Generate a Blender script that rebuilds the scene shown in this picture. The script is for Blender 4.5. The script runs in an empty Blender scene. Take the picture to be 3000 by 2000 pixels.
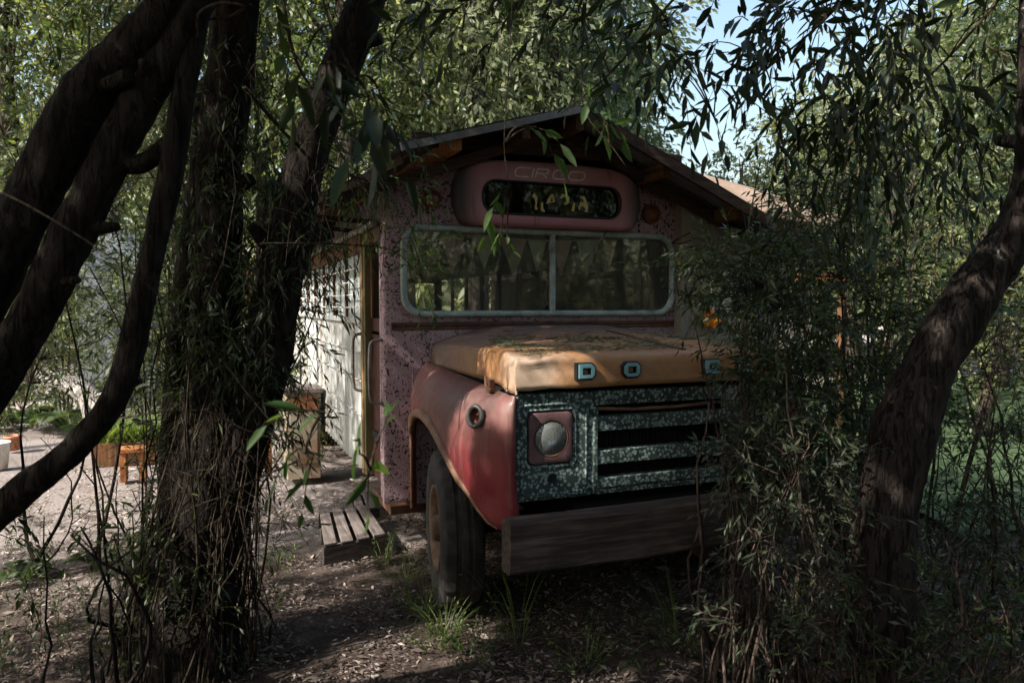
import bpy, math, random
import numpy as np
from mathutils import Vector, Matrix, noise

R = math.radians
rs = np.random.default_rng(7)
random.seed(7)
scene = bpy.context.scene
col = scene.collection

# ------------------------------------------------------------------ camera
CAM = np.array((-2.27, -5.05, 1.8))
YAW, PIT, FPX = R(22.05), R(-2.81), 2182.0
_F = np.array((math.sin(YAW)*math.cos(PIT), math.cos(YAW)*math.cos(PIT), math.sin(PIT)))
_R = np.array((math.cos(YAW), -math.sin(YAW), 0.0))
_U = np.cross(_R, _F)
DS = 3000/2352.0
def ray(u, v):
    return _F + _R*((u-1500)/FPX) + _U*((1000-v)/FPX)
def on(u, v, ax, val):                      # point of a known plane
    d = ray(u, v); return CAM + d*((val-CAM[ax])/d[ax])
def at(u, v, d):                            # survey point: measured at depth d metres
    return CAM + ray(u*DS, v*DS)*d

cam_d = bpy.data.cameras.new('camera'); cam = bpy.data.objects.new('camera', cam_d); col.objects.link(cam)
cam.location = CAM; cam.rotation_euler = (R(90)+PIT, 0, -YAW)
cam_d.sensor_width = 36; cam_d.lens = FPX/3000*36; cam_d.clip_end = 500; cam_d.clip_start = .05
cam_d.dof.use_dof = True; cam_d.dof.focus_distance = 4.6; cam_d.dof.aperture_fstop = 5.0
scene.camera = cam

# ------------------------------------------------------------------ light
SUN = np.array((-.80, -.20, .74)); SUN = SUN/np.linalg.norm(SUN)
w = bpy.data.worlds.new('World'); scene.world = w; w.use_nodes = True
nt = w.node_tree; sky = nt.nodes.new('ShaderNodeTexSky'); sky.sky_type = 'NISHITA'; sky.sun_disc = False
sky.sun_elevation = math.asin(SUN[2]); sky.sun_rotation = math.atan2(SUN[0], SUN[1])
sky.air_density = 1.7; sky.dust_density = 4.0; sky.ozone_density = 2.5
bg = nt.nodes['Background']; nt.links.new(sky.outputs[0], bg.inputs[0]); bg.inputs[1].default_value = .095
sl = bpy.data.lights.new('sun', 'SUN'); sl.energy = 3.7; sl.angle = R(.53); sl.color = (1, .93, .84)
so = bpy.data.objects.new('sun', sl); col.objects.link(so); so.location = (-12, -6, 14)
so.rotation_euler = Vector(SUN).to_track_quat('Z', 'Y').to_euler()
vs = scene.view_settings; vs.view_transform = 'Standard'; vs.look = 'None'; vs.gamma = 1; vs.exposure = 1.62
scene.cycles.use_denoising = True
try: scene.cycles.denoiser = 'OPENIMAGEDENOISE'
except Exception: pass
scene.cycles.max_bounces = 6; scene.cycles.diffuse_bounces = 3; scene.cycles.glossy_bounces = 3
scene.cycles.transmission_bounces = 4; scene.cycles.transparent_max_bounces = 8
scene.cycles.caustics_reflective = False; scene.cycles.caustics_refractive = False
scene.cycles.sample_clamp_indirect = 6

# chosen sun spots; canopy leaves in their way are cut out: (point, radius, share of leaves absent)
GAPS = []
for yy in np.arange(.9, 5.4, .42):
    for zz in (.75, 1.15, 1.55, 1.9):
        GAPS.append(((-1.2, yy + .1*math.sin(zz*9), zz), .21, .82))
for g in [((-1.9, 1.5, 0), .3), ((-1.8, 2.3, 0), .4), ((-1.85, 3.0, 0), .5), ((-2.0, 4.2, 0), .6), ((-3.4, .2, 0), .3),
          ((-3.3, 3.4, 0), .8), ((-4.2, 6.0, 0), 1.1), ((-3.2, 5.0, .2), .8), ((-3.9, 4.3, .1), .7), ((-2.6, 6.5, 0), 1.0),
          ((-1.25, -1.08, 0), .26), ((-1.4, -1.4, 0), .2), ((-1.75, -.6, 0), .14), ((-1.6, .25, .05), .2), ((-1.35, .5, .14), .17), ((-1.45, .75, .14), .13), ((-1.5, 2.9, .85), .35)]:
    GAPS.append((g[0], g[1]*1.3, .97))
for g in [((-.82, -1.38, 1.47), .32), ((-.60, -1.48, 1.52), .20), ((-.42, -1.48, 1.53), .12), ((-1.02, -1.22, 1.12), .15), ((-1.03, -1.20, .98), .14), ((-.98, -1.28, 1.26), .12), ((-1.01, -1.28, .86), .09)]:
    GAPS.append((g[0], g[1], 1.0))
GAPS += [((-4.9, 4.2, 0), .9, .97), ((-2.5, 3.4, 0), .5, .95), ((-1.35, .28, .14), .2, .95)]
GAPS += [(tuple(at(*q)), .17, .97) for q in ((1165, 540, 2.25), (955, 600, 4.1), (980, 660, 4.1), (1230, 310, 2.2), (1400, 320, 2.3), (900, 420, 4.0), (880, 1040, 1.45), (445, 1120, 3.4), (1640, 720, 3.6), (1620, 1420, 2.95), (720, 1050, 1.45))]
G_P = np.array([g[0] for g in GAPS]); G_R = np.array([g[1] for g in GAPS]); G_Q = np.array([g[2] for g in GAPS])
def keep_mask(c, rng):
    keep = np.ones(len(c), bool)
    for p, r, q in zip(G_P, G_R, G_Q):
        d = c - p; a = d @ SUN
        pr2 = (d*d).sum(1) - a*a
        hit = (a > .45) & (pr2 < r*r)
        if hit.any(): keep &= ~(hit & (rng.random(len(c)) < q))
    return keep

# ------------------------------------------------------------------ nodes / materials
class NT:
    def __init__(s, name):
        s.m = bpy.data.materials.new(name); s.m.use_nodes = True; s.t = s.m.node_tree; s.t.nodes.clear()
        s.out = s.t.nodes.new('ShaderNodeOutputMaterial')
    def n(s, ty, ins=None, **kw):
        nd = s.t.nodes.new('ShaderNode'+ty)
        for k, v in kw.items(): setattr(nd, k, v)
        for k, v in (ins or {}).items():
            i = nd.inputs[k]
            if isinstance(v, bpy.types.NodeSocket): s.t.links.new(v, i)
            else: i.default_value = v
        return nd
    def co(s, scale=(1, 1, 1), kind='Object'):
        t = s.n('TexCoord'); return s.n('Mapping', {'Vector': t.outputs[kind], 'Scale': scale}).outputs[0]
    def noise(s, vec, scale, detail=4, rough=.6, dist=0):
        return s.n('TexNoise', {'Vector': vec, 'Scale': scale, 'Detail': detail, 'Roughness': rough, 'Distortion': dist}).outputs[0]
    def ramp(s, f, stops):
        r = s.n('ValToRGB', {'Fac': f}); e = r.color_ramp.elements
        while len(e) < len(stops): e.new(.5)
        for el, (p, c) in zip(e, stops):
            el.position = p; el.color = (*c, 1) if not isinstance(c, (int, float)) else (c, c, c, 1)
        return r.outputs[0]
    def mix(s, f, a, b, mode='MIX'):
        x = s.n('MixRGB', blend_type=mode)
        for k, v in zip(('Fac', 'Color1', 'Color2'), (f, a, b)):
            if isinstance(v, bpy.types.NodeSocket): s.t.links.new(v, x.inputs[k])
            else: x.inputs[k].default_value = v if isinstance(v, (int, float)) else (*v, 1)
        return x.outputs[0]
    def bump(s, h, st=.3, d=.01):
        return s.n('Bump', {'Height': h, 'Strength': st, 'Distance': d}).outputs[0]
    def pbr(s, colr, rough=.6, metal=0, bump=None, spec=.4, **kw):
        p = s.n('BsdfPrincipled', {'Roughness': rough, 'Metallic': metal, 'Specular IOR Level': spec})
        if isinstance(colr, bpy.types.NodeSocket): s.t.links.new(colr, p.inputs['Base Color'])
        else: p.inputs['Base Color'].default_value = (*colr, 1)
        if bump is not None: s.t.links.new(bump, p.inputs['Normal'])
        s.t.links.new(p.outputs[0], s.out.inputs[0]); s.p = p; return s.m

def m_worn(name, base, dark, light, scale=3, rough=.65, metal=0, grain=60, bump=.15, streak=(1, 1, 1)):
    t = NT(name); v = t.co(streak)
    a = t.noise(v, scale, 6, .65); b = t.noise(v, grain, 3)
    c = t.ramp(a, [(.3, dark), (.5, base), (.72, light)])
    c = t.mix(.35, c, t.ramp(b, [(.3, .35), (.7, .75)]), 'OVERLAY')
    return t.pbr(c, rough, metal, t.bump(b, bump, .004))

def m_flecked():
    t = NT('flecked_pink_paint'); v = t.co()
    a = t.noise(v, 2.2, 5)
    base = t.ramp(a, [(.32, (.32, .215, .24)), (.55, (.45, .31, .345)), (.75, (.52, .40, .42))])
    n1 = t.noise(v, 42, 2, .5, 1.3); n2 = t.noise(t.co((1, 1, .7)), 34, 2, .5, 2.2)
    z = t.n('SeparateXYZ', {'Vector': t.co()}).outputs[2]
    low = t.n('MapRange', {'Value': z, 'From Min': 1.9, 'From Max': 1.4}).outputs[0]
    f1 = t.ramp(n1, [(.55, 0.), (.585, 1.)]); f2 = t.ramp(n2, [(.56, 0.), (.60, 1.)])
    fl = t.mix(low, f1, f2)
    c = t.mix(fl, base, (.018, .014, .016))
    ru = t.ramp(t.noise(v, 3.4, 6, .75), [(.60, 0.), (.74, .9)])
    c = t.mix(ru, c, (.11, .045, .025))
    return t.pbr(c, .7, 0, t.bump(fl, -.35, .004))

def m_sign():
    t = NT('sign_paint'); v = t.co()
    base = t.ramp(t.noise(v, 3, 5), [(.3, (.43, .19, .215)), (.6, (.53, .26, .295)), (.8, (.54, .34, .37))])
    s = t.n('SeparateXYZ', {'Vector': t.n('TexCoord').outputs['Object']})
    x = t.n('Math', {0: t.n('Math', {0: s.outputs[0], 1: .065}, operation='SUBTRACT').outputs[0]}, operation='ABSOLUTE').outputs[0]
    edge = t.n('MapRange', {'Value': x, 'From Min': .56, 'From Max': .70}).outputs[0]   # airbrushed grey rim of the sign
    c = t.mix(edge, base, (.085, .08, .085))
    ru = t.ramp(t.noise(t.co((9, 9, .7)), 2.2, 4, .6), [(.60, 0.), (.70, .85)])
    c = t.mix(ru, c, (.20, .06, .025))
    return t.pbr(c, .6, 0, t.bump(t.noise(v, 30), .08, .003))

def m_hood():
    t = NT('orange_hood_paint'); v = t.co()
    a = t.noise(v, 2.4, 6, .65); b = t.noise(t.co((1, 4, 1)), 14, 4, .7)
    c = t.ramp(a, [(.3, (.31, .15, .06)), (.5, (.43, .205, .085)), (.7, (.46, .275, .145))])
    s = t.n('SeparateXYZ', {'Vector': v})
    back = t.n('MapRange', {'Value': s.outputs[1], 'From Min': -1.15, 'From Max': -.25}).outputs[0]
    fade = t.n('Math', {0: back, 1: t.ramp(t.noise(v, 5, 5, .7), [(.25, .4), (.65, 1.3)])}, operation='MULTIPLY', use_clamp=True).outputs[0]
    c = t.mix(fade, c, (.17, .125, .115))
    ch = t.ramp(t.noise(v, 11, 5, .7), [(.66, 0.), (.70, .8)])
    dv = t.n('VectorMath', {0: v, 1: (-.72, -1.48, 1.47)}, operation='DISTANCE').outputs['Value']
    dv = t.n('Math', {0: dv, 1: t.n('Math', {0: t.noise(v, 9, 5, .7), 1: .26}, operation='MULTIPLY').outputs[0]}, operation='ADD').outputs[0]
    c = t.mix(t.n('MapRange', {'Value': dv, 'From Min': .36, 'From Max': .24}).outputs[0], c, (.58, .42, .30))       # sun patch on the dented corner paled into the paint, with some wear
    c = t.mix(ch, c, (.12, .10, .10))
    c = t.mix(.3, c, t.ramp(b, [(.3, .3), (.7, .7)]), 'OVERLAY')
    m_ = t.pbr(c, .5, 0, t.bump(t.noise(v, 7, 4), .3, .012)); t.t.links.new(t.ramp(t.noise(v, 8, 6, .7), [(.3, .28), (.7, .75)]), t.p.inputs['Roughness']); return m_

def m_fender():
    t = NT('faded_red_paint'); v = t.co()
    a = t.noise(v, 2.2, 6, .6)
    c = t.ramp(a, [(.3, (.15, .018, .022)), (.5, (.23, .028, .032)), (.75, (.33, .095, .095))])
    s = t.n('SeparateXYZ', {'Vector': v})
    up = t.n('MapRange', {'Value': s.outputs[2], 'From Min': .95, 'From Max': 1.28}).outputs[0]
    fa = t.n('Math', {0: up, 1: t.ramp(t.noise(t.co((1, 1, .5)), 4, 5, .7), [(.25, .35), (.55, 1.)])}, operation='MULTIPLY', use_clamp=True).outputs[0]
    c = t.mix(fa, c, (.21, .12, .105))
    sk = t.ramp(t.noise(t.co((14, 14, 1.1)), 2.0, 5, .65), [(.55, 0.), (.72, .4)])
    c = t.mix(sk, c, (.36, .22, .20))
    ch = t.ramp(t.noise(v, 23, 6, .8), [(.62, 0.), (.65, .85)])
    c = t.mix(ch, c, (.11, .06, .05))
    m_ = t.pbr(c, .5, 0, t.bump(t.noise(v, 6, 5), .25, .012)); t.t.links.new(t.ramp(t.noise(v, 8, 6, .7), [(.3, .25), (.7, .7)]), t.p.inputs['Roughness']); return m_

def m_mottle():
    t = NT('mottled_grille_paint'); v = t.co()
    vd = t.n('TexVoronoi', {'Vector': v, 'Scale': 50., 'Randomness': 1.}).outputs['Distance']
    sp = t.ramp(vd, [(.40, 1.), (.50, 0.)])
    gate = t.ramp(t.noise(v, 22, 3), [(.33, 0.), (.44, 1.)])
    sp = t.mix(1, sp, gate, 'MULTIPLY')
    base = t.ramp(t.noise(v, 7, 4), [(.35, (.028, .045, .041)), (.6, (.06, .085, .078)), (.75, (.14, .175, .16))])
    c = t.mix(sp, base, t.ramp(t.noise(v, 90, 2), [(.35, (.18, .26, .24)), (.65, (.46, .57, .53))]))
    return t.pbr(c, .5, 0, t.bump(sp, .2, .002))

def m_wood(name, a, b, axis=0, rough=.85, scale=1.0):
    t = NT(name); sc = [26*scale]*3; sc[axis] = 1.4*scale
    v = t.co(tuple(sc)); n1 = t.noise(v, 1.6, 6, .65, .4); n2 = t.noise(t.co(), 6, 4)
    c = t.ramp(n1, [(.28, tuple(x*.45 for x in b)), (.5, b), (.72, a)])
    c = t.mix(.4, c, t.ramp(n2, [(.3, .3), (.7, .75)]), 'OVERLAY')
    return t.pbr(c, rough, 0, t.bump(n1, .55, .008), .2)

def m_bark(name, a, b, lichen=0.0):
    t = NT(name); v = t.co((1, 1, .42)); n1 = t.noise(v, 13, 9, .75, .4)
    cr = t.noise(t.co((1, 1, .16)), 46, 5, .6, 1.2)
    crk = t.ramp(cr, [(.36, 0.), (.50, 1.)])
    c = t.ramp(n1, [(.3, tuple(x*.5 for x in b)), (.5, b), (.68, a)])
    c = t.mix(1, c, t.mix(.6, (1, 1, 1), crk), 'MULTIPLY')
    if lichen:
        li = t.ramp(t.noise(t.co(), 11, 6, .75), [(.70-lichen*.1, 0.), (.74-lichen*.1, .85)])
        c = t.mix(li, c, (.24, .25, .21))
    h = t.mix(.5, crk, n1)
    return t.pbr(c, .95, 0, t.bump(h, 1.0, .025), .1)

def m_leaf(name, dark, mid, light, trans=.35, tint=(1.25, 1.2, .55), rough=.45):
    t = NT(name); g = t.n('NewGeometry')
    r = g.outputs['Random Per Island']
    c = t.ramp(r, [(0., dark), (.55, mid), (1., light)])
    p = t.n('BsdfPrincipled', {'Base Color': c, 'Roughness': rough, 'Specular IOR Level': .35})
    tc = t.mix(1, c, tint, 'MULTIPLY')
    tr = t.n('BsdfTranslucent', {'Color': t.mix(1, tc, (2., 2., 2.), 'MULTIPLY')})
    mx = t.n('MixShader', {'Fac': trans, 1: p.outputs[0], 2: tr.outputs[0]})
    t.t.links.new(mx.outputs[0], t.out.inputs[0]); return t.m

def m_glass(name, tint=(.8, .85, .8), dirt=.12, dcol=(.32, .32, .26), boost=1.6):
    t = NT(name); v = t.co()
    fr = t.n('Fresnel', {'IOR': 1.5}).outputs[0]
    fr = t.n('Math', {0: fr, 1: boost}, operation='MULTIPLY', use_clamp=True).outputs[0]
    b = t.bump(t.noise(v, 4, 3), .03, .01)
    gl = t.n('BsdfGlossy', {'Roughness': .03, 'Color': (1, 1, 1, 1), 'Normal': b})
    tr = t.n('BsdfTransparent', {'Color': (*tint, 1)})
    df = t.n('BsdfDiffuse', {'Color': (*dcol, 1)})
    dn = t.n('Math', {0: t.ramp(t.noise(v, 5, 6, .7), [(.3, .3), (.75, 1.6)]), 1: dirt}, operation='MULTIPLY', use_clamp=True).outputs[0]
    m1 = t.n('MixShader', {'Fac': dn, 1: tr.outputs[0], 2: df.outputs[0]})
    m2 = t.n('MixShader', {'Fac': fr, 1: m1.outputs[0], 2: gl.outputs[0]})
    t.t.links.new(m2.outputs[0], t.out.inputs[0]); return t.m

def m_ground():
    t = NT('litter_soil'); v = t.co()
    a = t.noise(v, .8, 5, .6); b = t.noise(t.co((1, 1.8, 1)), 60, 6, .8, .6); d = t.noise(v, 9, 5, .7)
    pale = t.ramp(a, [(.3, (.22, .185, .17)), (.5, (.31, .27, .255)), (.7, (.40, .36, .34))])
    shade_soil = t.ramp(d, [(.3, (.050, .036, .030)), (.5, (.095, .072, .060)), (.72, (.17, .135, .115))])
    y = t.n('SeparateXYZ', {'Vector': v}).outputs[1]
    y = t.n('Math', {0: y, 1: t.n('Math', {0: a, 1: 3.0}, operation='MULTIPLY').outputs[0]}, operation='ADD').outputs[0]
    f = t.n('MapRange', {'Value': y, 'From Min': 1.7, 'From Max': 3.0}).outputs[0]      # brown soil darkened for the foreground shade, paler where the garden is sunlit
    c = t.mix(f, shade_soil, pale)
    c = t.mix(.75, c, t.ramp(b, [(.32, .12), (.5, .5), (.7, .88)]), 'OVERLAY')
    return t.pbr(c, .95, 0, t.bump(b, .8, .03), .1)

M = {}
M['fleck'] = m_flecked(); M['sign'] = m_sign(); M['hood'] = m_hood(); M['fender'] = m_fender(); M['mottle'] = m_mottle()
M['timber'] = m_wood('weathered_beam', (.16, .125, .11), (.075, .058, .050), 0)
M['wood_y'] = m_wood('brown_boards', (.20, .10, .05), (.10, .05, .028), 1)
M['wood_z'] = m_wood('brown_posts', (.24, .115, .05), (.12, .06, .03), 2)
M['wood_x'] = m_wood('roof_timber', (.10, .06, .04), (.05, .03, .022), 0)
M['pallet'] = m_wood('grey_pallet_wood', (.26, .225, .205), (.15, .125, .115), 1, .9)
M['pallet_d'] = m_wood('dark_pallet_wood', (.10, .08, .07), (.05, .04, .036), 0, .9)
M['orange_wood'] = m_wood('orange_wood', (.46, .20, .07), (.30, .12, .045), 2)
M['dark'] = NT('dark_inside').pbr((.012, .011, .011), .9)
M['tyre'] = m_worn('tyre_rubber', (.035, .032, .030), (.018, .017, .016), (.085, .072, .06), 5, .85)
M['rim'] = m_worn('rusty_rim', (.13, .075, .045), (.06, .032, .02), (.22, .15, .10), 9, .8)
M['rust'] = m_worn('rusty_metal', (.11, .05, .03), (.05, .025, .018), (.18, .09, .05), 8, .8)
M['lip'] = m_worn('bare_arch_lip', (.25, .13, .075), (.14, .07, .045), (.33, .22, .15), 9, .6)
M['seal'] = m_worn('pale_window_rubber', (.36, .43, .40), (.14, .16, .15), (.50, .57, .54), 6, .6, 0, 70)
M['bezel'] = m_worn('dull_pink_bezel', (.17, .095, .10), (.09, .05, .05), (.24, .15, .15), 7, .55)
M['side'] = m_worn('chalky_side_panel', (.37, .385, .375), (.22, .165, .125), (.47, .495, .49), 2.2, .5, 0, 50, .1, (1, 5, .5))
M['corr'] = m_worn('weathered_zinc', (.19, .185, .18), (.10, .085, .075), (.27, .27, .27), 2.5, .55, .3, 40, .1, (.4, 3, 1))
M['corr_u'] = m_worn('lower_zinc', (.20, .13, .09), (.10, .06, .04), (.26, .19, .14), 3, .6, .15, 40, .1, (.4, 3, 1))
M['plaster'] = m_worn('stained_plaster', (.25, .225, .185), (.15, .13, .105), (.31, .285, .24), 2.0, .9, 0, 45, .25, (2.5, 2.5, .5))
M['tan'] = m_worn('tan_roof_sheet', (.20, .145, .105), (.14, .09, .06), (.27, .205, .155), 2, .7)
M['white'] = m_worn('old_white_paint', (.66, .65, .62), (.45, .42, .39), (.74, .74, .72), 4, .6)
M['cloth_p'] = m_worn('dusty_pink_cloth', (.66, .45, .40), (.55, .36, .31), (.72, .53, .48), 6, .95)
M['cloth_g'] = m_worn('pale_green_cloth', (.66, .70, .50), (.55, .58, .40), (.74, .77, .58), 6, .95)
M['cloth_w'] = m_worn('white_curtain', (.55, .56, .56), (.4, .4, .42), (.66, .66, .66), 5, .95, 0, 30, .1, (1, 9, .5))
M['amber'] = m_worn('dull_red_lens', (.15, .035, .02), (.08, .02, .012), (.22, .07, .03), 12, .35)
M['letter'] = NT('blue_chrome').pbr((.30, .60, .68), .3, .25)
M['black'] = NT('black_edge').pbr((.012, .013, .014), .5)
M['yellow'] = m_worn('flaking_yellow_paint', (.62, .46, .17), (.48, .34, .11), (.70, .55, .26), 40, .6)
M['olive'] = m_worn('olive_post_paint', (.13, .115, .055), (.08, .07, .03), (.20, .17, .08), 5, .6)
M['ochre'] = m_worn('ochre_post_paint', (.27, .17, .08), (.16, .09, .04), (.36, .26, .15), 6, .6)
M['doorred'] = m_worn('dark_red_door', (.055, .015, .014), (.03, .010, .010), (.09, .035, .028), 5, .5)
M['off'] = m_worn('faded_white_letter', (.74, .70, .68), (.55, .50, .48), (.8, .77, .75), 20, .6)
M['glass'] = m_glass('dusty_windscreen', (.97, .98, .96), .08, (.46, .46, .38), 1.6)
M['dglass'] = m_glass('black_sign_glass', (.05, .05, .05), .10, (.02, .02, .02), .9)
M['sglass'] = m_worn('sky_toned_side_glass', (.50, .57, .58), (.33, .39, .40), (.62, .69, .70), 3, .22, 0, 30, .02, (1, 6, .6))  # pale blue film colour stands in for sky reflected in the panes
M['rglass'] = m_glass('rear_glass', (.96, .97, .96), .06, (.4, .42, .38), 1.5)
M['lens'] = m_glass('headlamp_glass', (.85, .88, .88), .42, (.50, .53, .50), 2.4)
M['refl'] = NT('headlamp_mirror').pbr((.62, .66, .66), .18, .9)
M['steel'] = m_worn('dull_steel', (.20, .19, .18), (.10, .08, .07), (.30, .29, .28), 9, .45, .6)
M['bark'] = m_bark('dark_bark', (.052, .042, .036), (.026, .021, .018))
M['bark_r'] = m_bark('brown_bark', (.066, .052, .045), (.034, .027, .023), .55)
M['bark_b'] = m_bark('grey_brown_bark', (.12, .10, .08), (.06, .048, .038))
M['twig'] = m_bark('twig_bark', (.12, .095, .065), (.065, .05, .035))
M['dry'] = m_bark('dry_stalks', (.22, .165, .135), (.11, .08, .065))
M['log'] = m_bark('silver_dead_wood', (.50, .47, .44), (.30, .27, .25))
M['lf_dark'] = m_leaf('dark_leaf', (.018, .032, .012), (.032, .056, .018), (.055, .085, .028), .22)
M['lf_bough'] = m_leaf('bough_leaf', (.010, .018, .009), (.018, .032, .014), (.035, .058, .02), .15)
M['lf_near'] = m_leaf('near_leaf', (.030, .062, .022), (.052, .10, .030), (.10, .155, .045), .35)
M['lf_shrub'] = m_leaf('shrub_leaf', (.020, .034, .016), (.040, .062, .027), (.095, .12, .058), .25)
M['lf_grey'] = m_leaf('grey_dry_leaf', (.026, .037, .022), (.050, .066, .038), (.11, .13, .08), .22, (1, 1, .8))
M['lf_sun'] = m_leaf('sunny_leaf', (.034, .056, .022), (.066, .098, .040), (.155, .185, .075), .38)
M['lf_sun2'] = m_leaf('yellow_leaf', (.048, .064, .027), (.098, .118, .050), (.22, .23, .10), .40)
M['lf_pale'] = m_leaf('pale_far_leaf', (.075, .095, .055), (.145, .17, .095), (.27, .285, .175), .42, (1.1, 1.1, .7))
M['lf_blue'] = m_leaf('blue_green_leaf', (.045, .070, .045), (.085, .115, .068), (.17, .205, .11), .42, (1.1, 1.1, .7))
M['lf_fern'] = m_leaf('fern_leaf', (.018, .034, .010), (.032, .056, .016), (.06, .09, .024), .3)
M['lf_grass'] = m_leaf('grass_blade', (.05, .09, .022), (.09, .14, .035), (.16, .20, .06), .3)
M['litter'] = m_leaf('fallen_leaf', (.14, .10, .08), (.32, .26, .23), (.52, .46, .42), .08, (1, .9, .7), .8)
M['litter_d'] = m_leaf('shade_toned_leaf', (.055, .038, .030), (.14, .105, .088), (.34, .29, .25), .08, (1, .9, .7), .8)  # litter tone darkened for the shaded foreground
M['litter_h'] = m_leaf('fallen_green_leaf', (.085, .09, .045), (.20, .20, .115), (.42, .40, .27), .1, (1, .9, .6), .8)
M['orange'] = m_leaf('orange_paint', (.75, .30, .02), (.82, .36, .03), (.85, .42, .05), .25, (1, .8, .4), .7)
M['ground'] = m_ground()
M['lawn'] = m_worn('lawn_turf', (.030, .055, .018), (.02, .04, .013), (.048, .078, .026), 3, .95, 0, 90, .6)
M['stone'] = m_worn('grey_blue_tarp', (.26, .29, .32), (.17, .19, .21), (.36, .39, .42), 3, .7)
M['terra'] = m_worn('terracotta', (.40, .17, .09), (.30, .12, .06), (.5, .25, .15), 6, .85)

# ------------------------------------------------------------------ object helpers
def link(o, parent=None, world=True):
    col.objects.link(o)
    if parent is not None:
        o.parent = parent
        if world:
            p = parent; off = Vector((0, 0, 0))
            while p is not None: off += p.location; p = p.parent
            o.location = -off
    return o
def tag(o, label=None, cat=None, group=None, kind=None):
    for k, v in (('label', label), ('category', cat), ('group', group), ('kind', kind)):
        if v: o[k] = v
    return o
def thing(name, label, cat, loc=(0, 0, 0), group=None):
    o = bpy.data.objects.new(name, None); col.objects.link(o); o.location = loc; o.empty_display_size = .2
    return tag(o, label, cat, group)
def unit(a): a = np.asarray(a, float); return a/np.maximum(np.linalg.norm(a, axis=-1, keepdims=True), 1e-9)

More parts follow.
